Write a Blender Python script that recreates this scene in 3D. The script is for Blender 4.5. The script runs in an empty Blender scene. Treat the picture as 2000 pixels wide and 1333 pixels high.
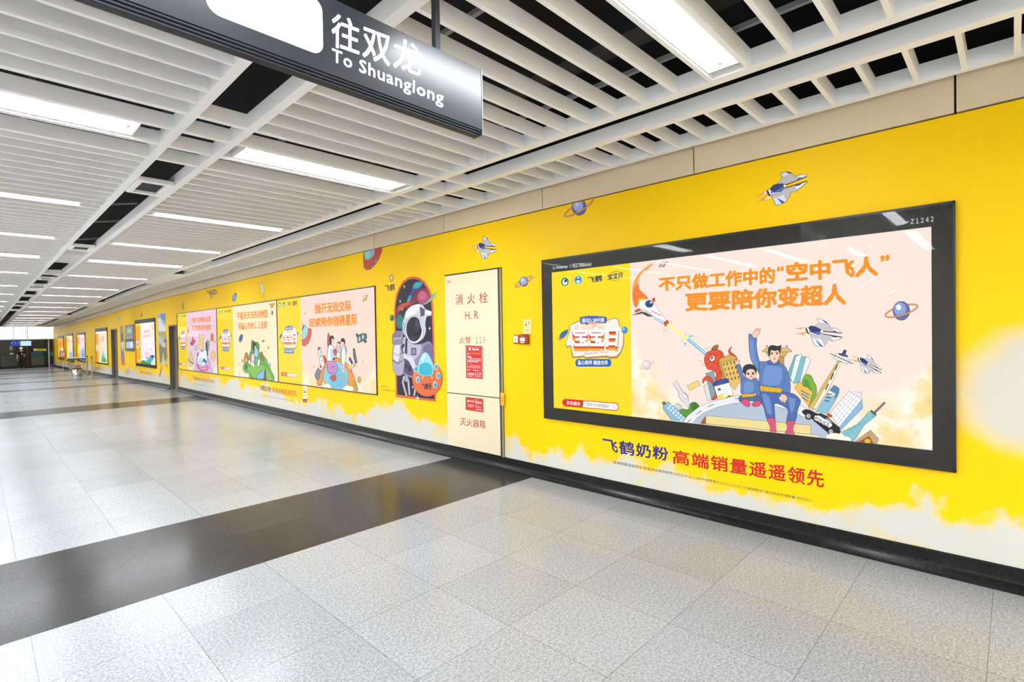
import bpy, math, random
from mathutils import Vector, Matrix
random.seed(7)
SC = bpy.context.scene
COL = SC.collection
# ---------------------------------------------------------------- camera
F_PX = 1014.76
YAW, PIT, ROL = (math.radians(a) for a in (45.953, -0.8595, -0.9819))
EYE = Vector((0, 0, 1.70))
FW = Vector((math.sin(YAW)*math.cos(PIT), math.cos(YAW)*math.cos(PIT), math.sin(PIT)))
R0 = Vector((math.cos(YAW), -math.sin(YAW), 0))
U0 = R0.cross(FW)
RT = R0*math.cos(ROL) + U0*math.sin(ROL)
UP = U0*math.cos(ROL) - R0*math.sin(ROL)
cam = bpy.data.cameras.new('camera')
cam.sensor_width = 36
cam.lens = F_PX/2000*36
cam.clip_start = 0.05
cam.clip_end = 200
co = bpy.data.objects.new('camera', cam)
COL.objects.link(co)
co.matrix_world = Matrix(((RT.x, UP.x, -FW.x, EYE.x), (RT.y, UP.y, -FW.y, EYE.y), (RT.z, UP.z, -FW.z, EYE.z), (0, 0, 0, 1)))
SC.camera = co
# ---------------------------------------------------------------- world, exposure
w = bpy.data.worlds.new('world')
SC.world = w
w.use_nodes = True
w.node_tree.nodes['Background'].inputs[0].default_value = (0.9, 0.95, 1, 1)
w.node_tree.nodes['Background'].inputs[1].default_value = 0.25
SC.view_settings.view_transform = 'Standard'
SC.view_settings.look = 'None'
SC.view_settings.gamma = 1
SC.view_settings.use_curve_mapping = False
SC.view_settings.exposure = 0.12
LAMP = 35.0          # brightness of the tube lights' diffusers
PRINT_LIT = 0.91     # brightness of the backlit posters


def ray(u, v):
    return FW + RT*((u-1000)/F_PX) - UP*((v-666.5)/F_PX)


def on_x(u, v, x):
    d = ray(u, v)
    return EYE + d*(x/d.x)


def on_y(u, v, y):
    d = ray(u, v)
    return EYE + d*(y/d.y)


def drop(y):          # the hall floor falls gently towards the platform
    return -0.0125*max(0.0, y-21)


# ---------------------------------------------------------------- materials
def lin(c):
    if isinstance(c, str):
        c = c.lstrip('#')
        c = [int(c[i:i+2], 16) for i in (0, 2, 4)]
    return tuple(((x/255)/12.92 if x/255 <= 0.04045 else ((x/255+0.055)/1.055)**2.4) for x in c)


MATS = {}


def bsdf(name):
    m = bpy.data.materials.new(name)
    m.use_nodes = True
    return m, m.node_tree, m.node_tree.nodes['Principled BSDF']


def setp(p, **k):
    for n, v in k.items():
        p.inputs[n.replace('_', ' ')].default_value = v


def mat(name, col, rough=0.5, metal=0.0, var=0.06, scale=9.0, spec=0.5, coat=0.0):
    """painted / metal / plastic surface with a little procedural variation"""
    if name in MATS:
        return MATS[name]
    m, nt, p = bsdf(name)
    c = lin(col)
    tc = nt.nodes.new('ShaderNodeTexCoord')
    nz = nt.nodes.new('ShaderNodeTexNoise')
    nz.inputs['Scale'].default_value = scale
    nz.inputs['Detail'].default_value = 4
    nt.links.new(tc.outputs['Object'], nz.inputs['Vector'])
    mx = nt.nodes.new('ShaderNodeMix')
    mx.data_type = 'RGBA'
    mx.inputs['A'].default_value = tuple(x*(1-var) for x in c)+(1,)
    mx.inputs['B'].default_value = tuple(min(1, x*(1+var)) for x in c)+(1,)
    nt.links.new(nz.outputs['Fac'], mx.inputs['Factor'])
    nt.links.new(mx.outputs['Result'], p.inputs['Base Color'])
    setp(p, Roughness=rough, Metallic=metal, Coat_Weight=coat, Coat_Roughness=0.04)
    p.inputs['Specular IOR Level'].default_value = spec
    MATS[name] = m
    return m


def ink(col, lit=False):
    """printing ink: backlit on the lightboxes, plain vinyl on the wall"""
    c = col if isinstance(col, str) else '%02x%02x%02x' % tuple(int(x) for x in col)
    key = ('backlit_ink_' if lit else 'vinyl_ink_') + c.lstrip('#').lower()
    if key in MATS:
        return MATS[key]
    m, nt, p = bsdf(key)
    l = lin(c)
    if lit:
        setp(p, Base_Color=tuple(x*0.05 for x in l)+(1,), Emission_Color=l+(1,), Emission_Strength=PRINT_LIT, Roughness=0.4)
        p.inputs['Specular IOR Level'].default_value = 0.1
    else:
        setp(p, Base_Color=tuple(x*0.92 for x in l)+(1,), Roughness=0.45)
        p.inputs['Specular IOR Level'].default_value = 0.3
    MATS[key] = m
    return m


def glow(name, col, s):
    if name in MATS:
        return MATS[name]
    m, nt, p = bsdf(name)
    l = lin(col)
    setp(p, Base_Color=tuple(x*0.3 for x in l)+(1,), Emission_Color=l+(1,), Emission_Strength=s, Roughness=0.4)
    MATS[name] = m
    return m


class N:                      # tiny node helper
    def __init__(s, nt):
        s.nt = nt

    def val(s, x, sock):
        if hasattr(x, 'is_output'):
            s.nt.links.new(x, sock)
        else:
            sock.default_value = x

    def math(s, op, a, b=0.0, c=0.0, clamp=False):
        n = s.nt.nodes.new('ShaderNodeMath')
        n.operation = op
        n.use_clamp = clamp
        for i, x in enumerate((a, b, c)):
            s.val(x, n.inputs[i])
        return n.outputs[0]

    def sstep(s, x, lo, hi):
        n = s.nt.nodes.new('ShaderNodeMapRange')
        n.interpolation_type = 'SMOOTHSTEP'
        s.val(x, n.inputs['Value'])
        s.val(lo, n.inputs['From Min'])
        s.val(hi, n.inputs['From Max'])
        return n.outputs[0]

    def mix(s, f, a, b):
        n = s.nt.nodes.new('ShaderNodeMix')
        n.data_type = 'RGBA'
        s.val(f, n.inputs['Factor'])
        for x, k in ((a, 'A'), (b, 'B')):
            s.val(x if hasattr(x, 'is_output') else tuple(x)[:3]+(1,), n.inputs[k])
        return n.outputs['Result']

    def noise(s, vec, scale, detail=5, rough=0.55, sx=(1, 1, 1)):
        mp = s.nt.nodes.new('ShaderNodeMapping')
        mp.inputs['Scale'].default_value = sx
        s.nt.links.new(vec, mp.inputs['Vector'])
        n = s.nt.nodes.new('ShaderNodeTexNoise')
        n.inputs['Scale'].default_value = scale
        n.inputs['Detail'].default_value = detail
        n.inputs['Roughness'].default_value = rough
        s.nt.links.new(mp.outputs[0], n.inputs['Vector'])
        return n.outputs['Fac']

    def pos(s):
        g = s.nt.nodes.new('ShaderNodeNewGeometry')
        sp = s.nt.nodes.new('ShaderNodeSeparateXYZ')
        s.nt.links.new(g.outputs['Position'], sp.inputs[0])
        return g.outputs['Position'], sp.outputs[0], sp.outputs[1], sp.outputs[2]


def mat_wrap():
    """yellow vinyl wrap with printed cream clouds along the foot of the wall"""
    m, nt, p = bsdf('yellow_cloud_wrap')
    n = N(nt)
    P, x, y, z = n.pos()
    zz = n.math('ADD', z, n.math('MULTIPLY', n.math('MAXIMUM', n.math('SUBTRACT', y, 21.0), 0.0), 0.0125))
    big = n.noise(P, 1.1, 2, 0.5)
    fine = n.noise(P, 3.6, 7, 0.62, (1, 1, 0.75))
    h = n.math('ADD', n.math('MULTIPLY', n.math('SUBTRACT', big, 0.5), 0.9), n.math('MULTIPLY', n.math('SUBTRACT', fine, 0.5), 0.75))
    top = n.math('ADD', 0.43, h)
    mask = n.math('SUBTRACT', 1.0, n.sstep(n.math('SUBTRACT', zz, top), -0.07, 0.09))
    # the separate cloud bank printed to the right of the big lightbox
    dy = n.math('DIVIDE', n.math('SUBTRACT', y, -0.25), 0.62)
    dz = n.math('DIVIDE', n.math('SUBTRACT', z, 1.28), 0.46)
    d2 = n.math('ADD', n.math('MULTIPLY', dy, dy), n.math('MULTIPLY', dz, dz))
    blob = n.math('SUBTRACT', 1.0, n.sstep(n.math('ADD', d2, n.math('MULTIPLY', h, 0.8)), 0.35, 1.15))
    mask = n.math('MAXIMUM', mask, n.math('MULTIPLY', blob, 0.95))
    tint = n.noise(P, 2.3, 5, 0.6)
    cloud = n.mix(n.sstep(tint, 0.5, 0.72), lin('d3d1c6'), lin('dfcd88'))
    yel = n.mix(n.noise(P, 0.5, 2), lin('ffd000'), lin('f9c800'))
    nt.links.new(n.mix(mask, yel, cloud), p.inputs['Base Color'])
    setp(p, Roughness=0.45)
    p.inputs['Specular IOR Level'].default_value = 0.18
    MATS['wrap'] = m
    return m


def mat_poster(name, top, y0, y1, base, lift, lo, hi):
    """backlit poster ground: plain colour above, painted cream clouds below"""
    m, nt, p = bsdf(name)
    n = N(nt)
    P, x, y, z = n.pos()
    mid, half = (y0+y1)/2, abs(y1-y0)/2
    d = n.math('DIVIDE', n.math('SUBTRACT', y, mid), half)
    d2 = n.math('MULTIPLY', d, d)
    nz = n.noise(P, 2.6, 6, 0.6)
    zc = n.math('ADD', n.math('MULTIPLY', d2, lift), n.math('ADD', base, n.math('MULTIPLY', n.math('SUBTRACT', nz, 0.5), 0.7)))
    mask = n.math('SUBTRACT', 1.0, n.sstep(n.math('SUBTRACT', z, zc), -0.2, 0.12))
    n2 = n.noise(P, 4.2, 6, 0.62)
    c = n.mix(n.sstep(n2, 0.42, 0.6), lin(lo), lin(hi))
    c = n.mix(n.sstep(n2, 0.6, 0.75), c, lin('e6c27a'))
    col = n.mix(mask, lin(top), c)
    nt.links.new(col, p.inputs['Emission Color'])
    p.inputs['Base Color'].default_value = (0.04, 0.04, 0.04, 1)
    setp(p, Emission_Strength=PRINT_LIT, Roughness=0.4)
    p.inputs['Specular IOR Level'].default_value = 0.1
    return m


def mat_floor(name, c0, c1, speck, tx, ty, ox, oy, rough, vary, spec):
    m, nt, p = bsdf(name)
    n = N(nt)
    P, x, y, z = n.pos()
    u = n.math('DIVIDE', n.math('SUBTRACT', x, ox), tx)
    v = n.math('DIVIDE', n.math('SUBTRACT', y, oy), ty)
    cb = nt.nodes.new('ShaderNodeCombineXYZ')
    nt.links.new(n.math('FLOOR', u), cb.inputs[0])
    nt.links.new(n.math('FLOOR', v), cb.inputs[1])
    wn = nt.nodes.new('ShaderNodeTexWhiteNoise')
    nt.links.new(cb.outputs[0], wn.inputs['Vector'])
    gr = n.noise(P, 150.0, 2, 0.75)
    gr2 = n.noise(P, 62.0, 3, 0.65)
    dirt = n.noise(P, 1.3, 5, 0.65)
    f = n.math('ADD', n.math('MULTIPLY', n.sstep(gr, 0.38, 0.62), 0.6), n.math('MULTIPLY', n.sstep(gr2, 0.36, 0.64), 0.4))
    col = n.mix(f, lin(c0), lin(c1))
    col = n.mix(n.math('MULTIPLY', n.sstep(gr, 0.60, 0.68), 0.6), col, lin(speck))
    b = n.math('ADD', 1.0-vary*0.6, n.math('MULTIPLY', wn.outputs['Value'], vary))
    b = n.math('MULTIPLY', b, n.math('ADD', 0.9, n.math('MULTIPLY', dirt, 0.2)))
    vm = nt.nodes.new('ShaderNodeVectorMath')
    vm.operation = 'SCALE'
    nt.links.new(col, vm.inputs[0])
    nt.links.new(b, vm.inputs['Scale'])
    jw = 0.0032

    def joint(t, size):
        fr = n.math('FRACT', t)
        e = n.math('MINIMUM', fr, n.math('SUBTRACT', 1.0, fr))
        return n.math('LESS_THAN', n.math('MULTIPLY', e, size), jw/2)
    j = n.math('MAXIMUM', joint(u, tx), joint(v, ty))
    col = n.mix(n.math('MULTIPLY', j, 0.62), vm.outputs[0], lin('3c3a36'))
    nt.links.new(col, p.inputs['Base Color'])
    rr = n.math('ADD', rough, n.math('MULTIPLY', dirt, 0.1))
    nt.links.new(rr, p.inputs['Roughness'])
    p.inputs['Specular IOR Level'].default_value = spec
    return m


def mat_glass(name, tint=(1, 1, 1)):
    m = bpy.data.materials.new(name)
    m.use_nodes = True
    nt = m.node_tree
    nt.nodes.clear()
    o = nt.nodes.new('ShaderNodeOutputMaterial')
    t = nt.nodes.new('ShaderNodeBsdfTransparent')
    t.inputs[0].default_value = tuple(tint)+(1,)
    g = nt.nodes.new('ShaderNodeBsdfGlossy')
    g.inputs['Roughness'].default_value = 0.02
    lw = nt.nodes.new('ShaderNodeLayerWeight')
    lw.inputs['Blend'].default_value = 0.5
    n = N(nt)
    fr = n.math('ADD', 0.009, n.math('MULTIPLY', n.math('POWER', lw.outputs['Facing'], 5.0), 0.25))
    mx = nt.nodes.new('ShaderNodeMixShader')
    nt.links.new(fr, mx.inputs[0])
    nt.links.new(t.outputs[0], mx.inputs[1])
    nt.links.new(g.outputs[0], mx.inputs[2])
    nt.links.new(mx.outputs[0], o.inputs[0])
    return m


# ---------------------------------------------------------------- mesh builder
class MB:
    def __init__(s):
        s.v, s.f, s.m, s.mats = [], [], [], []

    def mi(s, m):
        if m not in s.mats:
            s.mats.append(m)
        return s.mats.index(m)

    def add(s, vs, fs, m):
        k = len(s.v)
        s.v += [tuple(v) for v in vs]
        i = s.mi(m)
        for f in fs:
            s.f.append([k+a for a in f])
            s.m.append(i)

    def box(s, x0, x1, y0, y1, z0, z1, m, bev=0.0):
        if bev <= 0:
            vs = [(x, y, z) for x in (x0, x1) for y in (y0, y1) for z in (z0, z1)]
            s.add(vs, [(0, 1, 3, 2), (4, 6, 7, 5), (0, 4, 5, 1), (2, 3, 7, 6), (0, 2, 6, 4), (1, 5, 7, 3)], m)
            return
        b = min(bev, abs(x1-x0)/2.01, abs(y1-y0)/2.01, abs(z1-z0)/2.01)
        vs, idx = [], {}
        for ix, x in enumerate((x0, x1)):
            for iy, y in enumerate((y0, y1)):
                for iz, z in enumerate((z0, z1)):
                    sx, sy, sz = (1-2*ix)*b, (1-2*iy)*b, (1-2*iz)*b
                    for a, d in enumerate(((0, sy, sz), (sx, 0, sz), (sx, sy, 0))):
                        idx[ix, iy, iz, a] = len(vs)
                        vs.append((x+d[0], y+d[1], z+d[2]))
        fs = []
        for i in (0, 1):
            fs.append([idx[i, 0, 0, 0], idx[i, 1, 0, 0], idx[i, 1, 1, 0], idx[i, 0, 1, 0]])
            fs.append([idx[0, i, 0, 1], idx[1, i, 0, 1], idx[1, i, 1, 1], idx[0, i, 1, 1]])
            fs.append([idx[0, 0, i, 2], idx[1, 0, i, 2], idx[1, 1, i, 2], idx[0, 1, i, 2]])
        for i in (0, 1):
            for j in (0, 1):
                fs.append([idx[i, j, 0, 0], idx[i, j, 1, 0], idx[i, j, 1, 1], idx[i, j, 0, 1]])
                fs.append([idx[i, 0, j, 0], idx[i, 1, j, 0], idx[i, 1, j, 2], idx[i, 0, j, 2]])
                fs.append([idx[0, i, j, 1], idx[1, i, j, 1], idx[1, i, j, 2], idx[0, i, j, 2]])
                for k in (0, 1):
                    fs.append([idx[i, j, k, 0], idx[i, j, k, 1], idx[i, j, k, 2]])
        s.add(vs, fs, m)

    def lbox(s, x0, x1, y0, y1, z0, z1, m, zt=True):
        """long box along y that follows the fall of the floor"""
        ys = [y0] + [y for y in (21.0,) if y0 < y < y1] + [y1]
        for a, b in zip(ys, ys[1:]):
            vs = [(x, y, z+drop(y)) for x in (x0, x1) for y in (a, b) for z in (z0, z1)]
            s.add(vs, [(0, 1, 3, 2), (4, 6, 7, 5), (0, 4, 5, 1), (2, 3, 7, 6), (0, 2, 6, 4), (1, 5, 7, 3)], m)

    def tube(s, pts, r, m, n=10, caps=True):
        pts = [Vector(p) for p in pts]
        rs = r if isinstance(r, (list, tuple)) else [r]*len(pts)
        vs, fs = [], []
        for i, p in enumerate(pts):
            d = (pts[min(i+1, len(pts)-1)]-pts[max(i-1, 0)]).normalized()
            a = d.orthogonal().normalized() if abs(d.z) > 0.9 else d.cross(Vector((0, 0, 1))).normalized()
            b = d.cross(a)
            for k in range(n):
                t = 2*math.pi*k/n
                vs.append(p+(a*math.cos(t)+b*math.sin(t))*rs[i])
        for i in range(len(pts)-1):
            for k in range(n):
                fs.append((i*n+k, i*n+(k+1) % n, (i+1)*n+(k+1) % n, (i+1)*n+k))
        if caps:
            fs.append(tuple(range(n)))
            fs.append(tuple((len(pts)-1)*n+k for k in range(n)))
        s.add(vs, fs, m)

    def build(s, name, parent=None, smooth=False):
        me = bpy.data.meshes.new(name)
        me.from_pydata(s.v, [], s.f)
        for m in s.mats:
            me.materials.append(m)
        me.polygons.foreach_set('material_index', s.m)
        if smooth:
            me.polygons.foreach_set('use_smooth', [True]*len(me.polygons))
        me.update()
        o = bpy.data.objects.new(name, me)
        COL.objects.link(o)
        if parent:
            o.parent = parent
        return o


def tag(o, label, cat, group=None, kind=None):
    o['label'] = label
    o['category'] = cat
    if group:
        o['group'] = group
    if kind:
        o['kind'] = kind
    return o


def struct(o, label=None):
    o['kind'] = 'structure'
    if label:
        o['label'] = label
    return o


def empty(name, loc, label, cat, group=None):
    o = bpy.data.objects.new(name, None)
    COL.objects.link(o)
    o.location = loc
    o.empty_display_size = 0.1
    return tag(o, label, cat, group)


def keep(o, parent):
    """parent a mesh that was built in world coordinates"""
    o.parent = parent
    L = parent.location
    o.data.transform(Matrix.Translation((-L.x, -L.y, -L.z)))
    return o


# ---------------------------------------------------------------- flat printed artwork
GLYPH = {}


def glyphs(body, bold, space=1.0):
    k = (body, bold, space)
    if k in GLYPH:
        return GLYPH[k]
    cu = bpy.data.curves.new('lettering', 'FONT')
    cu.body = body
    cu.resolution_u = 2
    cu.space_character = space
    o = bpy.data.objects.new('lettering', cu)
    COL.objects.link(o)
    dg = bpy.context.evaluated_depsgraph_get()
    me = bpy.data.meshes.new_from_object(o.evaluated_get(dg))
    vs = [(v.co.x, v.co.y) for v in me.vertices]
    fs = [tuple(p.vertices) for p in me.polygons]
    bpy.data.objects.remove(o)
    bpy.data.curves.remove(cu)
    bpy.data.meshes.remove(me)
    nd = 0
    if bold:                       # heavier strokes: the letters struck again slightly shifted
        nv, base, bf = len(vs), list(vs), list(fs)
        nd = 8 if bold > 0.022 else 4
        for i in range(nd):
            t = 2*math.pi*(i+0.5)/nd
            k0 = len(vs)
            vs += [(x+bold*math.cos(t), y+bold*math.sin(t)) for x, y in base]
            fs += [tuple(k0+q for q in f) for f in bf]
    xs, ys = [v[0] for v in vs], [v[1] for v in vs]
    x0, x1, y0, y1 = min(xs), max(xs), min(ys), max(ys)
    vs = [((x-x0)/(x1-x0), (y-y0)/(y1-y0)) for x, y in vs]
    GLYPH[k] = (vs, fs, nd+1)
    return GLYPH[k]


class Art:
    """layered flat shapes of one print, traced in the photo's pixels and laid onto the wall plane"""
    EPS = 0.000015

    def __init__(s, x, lit=False, plane='x', clip=None):
        s.b, s.x, s.lit, s.k, s.plane, s.clip = MB(), x, lit, 0, plane, clip
        s.soft = False
        s.view(0, 0, 1)

    def view(s, x0, y0, sc):
        s.x0, s.y0, s.sc = x0, y0, sc
        s.aff = None
        return s

    def quad(s, q):
        """following shapes live in the unit square of a quad TL TR BR BL (current view)"""
        s.aff = [s.px(p) for p in q] if q else None
        return s

    def px(s, p):
        if s.aff:
            a, b, c, d = s.aff
            u, v = p
            return tuple((a[i]*(1-u)+b[i]*u)*(1-v)+(d[i]*(1-u)+c[i]*u)*v for i in (0, 1))
        return (s.x0+p[0]/s.sc, s.y0+p[1]/s.sc)

    def world(s, q):
        off = s.x - s.k*s.EPS
        if s.plane == 'x':
            P = on_x(q[0], q[1], s.x)
            return (off, P.y, P.z)
        P = on_y(q[0], q[1], s.x)
        return (P.x, off, P.z)

    def cut(s, pts):
        if not s.clip:
            return pts
        n = len(s.clip)
        for i in range(n):
            a, b = s.clip[i], s.clip[(i+1) % n]
            out = []
            f = lambda p: (b[0]-a[0])*(p[1]-a[1])-(b[1]-a[1])*(p[0]-a[0])
            for j in range(len(pts)):
                p, q = pts[j], pts[(j+1) % len(pts)]
                fp, fq = f(p), f(q)
                if fp >= 0:
                    out.append(p)
                if fp*fq < 0:
                    t = fp/(fp-fq)
                    out.append((p[0]+(q[0]-p[0])*t, p[1]+(q[1]-p[1])*t))
            pts = out
            if len(pts) < 3:
                return []
        return pts

    def raw(s, pts, m):
        pts = s.cut(pts)
        if len(pts) < 3:
            return
        s.b.add([s.world(q) for q in pts], [tuple(range(len(pts)))], m)

    def mat(s, c):
        return c if isinstance(c, bpy.types.Material) else ink(c, s.lit)

    def poly(s, c, pts, line=None, w=0.7, soft=None):
        q = [s.px(p) for p in pts]
        if (s.soft if soft is None else soft) and len(q) > 4:      # rounded outline through the points
            o, n = [], len(q)
            for i in range(n):
                p0, p1, p2, p3 = q[i-1], q[i], q[(i+1) % n], q[(i+2) % n]
                for k in range(4):
                    t = k/4
                    o.append(tuple(0.5*(2*p1[j]+(p2[j]-p0[j])*0.85*t+(-3*p1[j]+3*p2[j]-(p2[j]-p0[j])*0.85*2-(p3[j]-p1[j])*0.85+3*p2[j]-3*p1[j])*t*t
                                        + (2*p1[j]-2*p2[j]+(p2[j]-p0[j])*0.85+(p3[j]-p1[j])*0.85-2*p2[j]+2*p1[j])*t*t*t) for j in (0, 1)))
            q = o
        s.k += 1
        s.raw(q, s.mat(c))
        if line:
            s.k += 1
            s.stroke(q, w, s.mat(line), True)

    def stroke(s, q, w, m, closed):
        n = len(q)
        L = []
        for i in range(n):
            p0 = q[i-1] if (closed or i > 0) else q[i]
            p1 = q[(i+1) % n] if (closed or i < n-1) else q[i]
            d1 = (q[i][0]-p0[0], q[i][1]-p0[1])
            d2 = (p1[0]-q[i][0], p1[1]-q[i][1])

            def nn(d):
                l = math.hypot(*d)
                return (d[0]/l, d[1]/l) if l > 1e-9 else (0, 0)
            a, b = nn(d1), nn(d2)
            t = nn((a[0]+b[0], a[1]+b[1]))
            if t == (0, 0):
                t = a if a != (0, 0) else b
            L.append((-t[1]*w/2, t[0]*w/2))
        for i in range(n if closed else n-1):
            j = (i+1) % n
            s.raw([(q[i][0]+L[i][0], q[i][1]+L[i][1]), (q[j][0]+L[j][0], q[j][1]+L[j][1]),
                   (q[j][0]-L[j][0], q[j][1]-L[j][1]), (q[i][0]-L[i][0], q[i][1]-L[i][1])], m)

    def line(s, c, w, pts, closed=False):
        s.k += 1
        s.stroke([s.px(p) for p in pts], w, s.mat(c), closed)

    def ell(s, c, cx, cy, rx, ry=None, rot=0, line=None, w=0.7, a0=0, a1=360, n=28):
        ry = rx if ry is None else ry
        t = math.radians(rot)
        pts = []
        full = a1-a0 >= 360
        for i in range(n if full else n+1):
            a = math.radians(a0+(a1-a0)*i/n)
            x, y = rx*math.cos(a), ry*math.sin(a)
            pts.append((cx+x*math.cos(t)-y*math.sin(t), cy+x*math.sin(t)+y*math.cos(t)))
        if c:
            s.poly(c, pts, line, w, False)
        else:
            s.line(line, w, pts, full)

    def text(s, c, body, q, bold=0.02, space=1.0, m=None):
        vs, fs, nc = glyphs(body, bold, space)
        q = [s.px(p) for p in q]
        mm = m or s.mat(c)
        nv, nf = len(vs)//nc, len(fs)//nc
        for g_ in range(nc):          # every strike on its own hair-thin layer
            s.k += 1
            out = []
            for u, v in vs[g_*nv:(g_+1)*nv]:
                v = 1-v
                out.append(s.world(tuple((q[0][i]*(1-u)+q[1][i]*u)*(1-v)+(q[3][i]*(1-u)+q[2][i]*u)*v for i in (0, 1))))
            s.b.add(out, fs[:nf], mm)

    def rect(s, c, x0, y0, x1, y1, line=None, w=0.6):
        s.poly(c, [(x0, y0), (x1, y0), (x1, y1), (x0, y1)], line, w, False)

    def rrect(s, c, x0, y0, x1, y1, r, ry=None, line=None, w=0.6):
        ry = r if ry is None else ry
        pts = []
        for cx, cy, a in ((x1-r, y0+ry, -90), (x1-r, y1-ry, 0), (x0+r, y1-ry, 90), (x0+r, y0+ry, 180)):
            for i in range(6):
                t = math.radians(a+18*i)
                pts.append((cx+r*math.cos(t), cy+ry*math.sin(t)))
        s.poly(c, pts, line, w, False)

    def build(s, name, parent=None):
        o = s.b.build(name)
        return keep(o, parent) if parent else o
# ================================================================ the setting
YB, YF = -13.0, 58.0            # back and far end of the hall
XL, XW = -6.2, 4.57            # left wall, yellow wall
ZC = 3.33                      # underside of the slatted ceiling
M_WRAP = mat_wrap()
M_BEIGE = mat('beige_enamel_panel', 'e3cdaa', 0.4, var=0.03)
M_DARKGAP = mat('dark_joint', '2a2018', 0.8)
M_SLAT = mat('white_powder_coat', 'fcfcfb', 0.5, var=0.02)
M_VOID = mat('black_painted_concrete', '0b0e13', 0.9, var=0.3)
M_STONE = mat('polished_black_stone', '141413', 0.24, var=0.35, scale=60, spec=0.25)
M_DOOR = mat('grey_brown_door_paint', '6a6255', 0.45)
M_WHITEWALL = mat('white_wall_panel', 'f2f2f0', 0.5, var=0.02)
M_BLACK = mat('black_gloss_frame', '1f1c18', 0.35, var=0.25, scale=4, spec=0.25)
M_CHROME = mat('brushed_steel', 'b9b9b6', 0.3, metal=1.0)
M_GLASS = mat_glass('clear_glass')

# floor: light granite fields with dark granite bands across the hall
M_GRAN = mat_floor('light_speckled_granite', '7b7e81', 'c3c6ca', '3c3d42', 0.645, 0.672, 0.185, 0.10, 0.14, 0.12, 0.38)
M_BAND = mat_floor('dark_granite', '2a2a2b', '434343', '5c5c5e', 0.645, 0.742, 0.185, 4.078, 0.14, 0.3, 0.12)
bands = [(4.08, 5.56), (16.05, 17.5), (25.2, 26.1), (31.1, 32.0), (36.9, 37.9), (44.5, 45.8), (52, 53)]
fb = MB()
cuts = [YB] + [y for b in bands for y in b] + [YF+0.4]
for i, (a, b) in enumerate(zip(cuts, cuts[1:])):
    m = M_BAND if i % 2 else M_GRAN
    ys = [a] + ([21.0] if a < 21 < b else []) + [b]
    for c, d in zip(ys, ys[1:]):
        fb.add([(XL, c, drop(c)), (XW+0.35, c, drop(c)), (XW+0.35, d, drop(d)), (XL, d, drop(d))], [(0, 1, 2, 3)], m)
struct(fb.build('floor'), 'light granite tiled floor with dark bands across')

# yellow wall with two door openings
D1, D2 = (19.5, 20.53, 2.17), (29.72, 31.25, 2.34)
wb = MB()
zt, z0 = 3.107, 0.02


def wallpiece(a, b, lo, hi):
    wb.lbox(XW, XW+0.25, a, b, lo, hi, M_WRAP)


for a, b in ((YB, D1[0]), (D1[1], D2[0]), (D2[1], YF+0.4)):
    wallpiece(a, b, z0, zt)
wallpiece(D1[0], D1[1], D1[2], zt)
wallpiece(D2[0], D2[1], D2[2], zt)
struct(wb.build('wall_right'), 'yellow wall with cream clouds along its foot')
# beige strip above the yellow, in panels with open joints
tb = MB()
y = 0.28-1.806*3
while y < YF:
    tb.lbox(XW-0.006, XW+0.25, y+0.006, min(y+1.80, YF), zt+0.012, 3.44, M_BEIGE)
    y += 1.806
tb.lbox(XW+0.03, XW+0.25, YB, YF, zt-0.005, 3.44, M_DARKGAP)
tb.lbox(XW-0.006, XW+0.25, YB, YF, 3.44, 4.3, M_VOID)
struct(tb.build('trim_1'), 'beige panel strip along the top of the yellow wall')
# left, back and far walls
b = MB(); b.box(XL-0.2, XL, YB, YF+0.4, -0.8, 4.5, M_WHITEWALL); struct(b.build('wall_left'))
b = MB(); b.box(XL, XW+0.25, YB-0.2, YB, 0, 4.5, M_WHITEWALL); struct(b.build('wall_back'))
# doors set into the yellow wall
for i, (a, c, h) in enumerate((D1, D2)):
    d = drop((a+c)/2)
    b = MB()
    b.box(XW+0.12, XW+0.17, a, c, d-0.02, h+d, M_DOOR)
    b.box(XW-0.012, XW+0.12, a, a+0.05, d-0.02, h+d, M_DOOR)
    b.box(XW-0.012, XW+0.12, c-0.05, c, d-0.02, h+d, M_DOOR)
    b.box(XW-0.012, XW+0.12, a+0.05, c-0.05, h+d-0.05, h+d, M_DOOR)
    if i:
        b.box(XW+0.115, XW+0.12, (a+c)/2-0.006, (a+c)/2+0.006, d, h+d-0.05, M_DARKGAP)
    o = struct(b.build('door_%d' % (i+1)), ('single grey door beside the triple row of lightboxes', 'double grey door farther down the yellow wall')[i])
    hb = MB()
    hb.tube([(XW+0.12, a+0.14, d+1.02), (XW+0.07, a+0.14, d+1.02), (XW+0.07, a+0.26, d+1.02)], 0.011, M_CHROME)
    hb.build('door_handle', o, True)
# black stone skirting with a coved foot
prof = [(4.566, 0.156), (4.552, 0.150), (4.550, 0.075), (4.546, 0.058), (4.528, 0.038), (4.518, 0.022), (4.516, 0.0), (4.575, 0.0)]
kb = MB()
segs = [(YB, D1[0]), (D1[1], D2[0]), (D2[1], YF)]
for a, c in segs:
    y = a
    while y < c-0.01:
        e = min(y+0.672, c)
        vs = [(px_, yy, pz+drop(yy)) for yy in (y+0.0015, e-0.0015) for px_, pz in prof]
        n = len(prof)
        kb.add(vs, [(i, i+1, n+i+1, n+i) for i in range(n-1)]+[tuple(range(n)), tuple(range(2*n-1, n-1, -1))], M_STONE)
        y = e
struct(kb.build('baseboard_right'), 'black stone skirting under the yellow wall')

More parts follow.
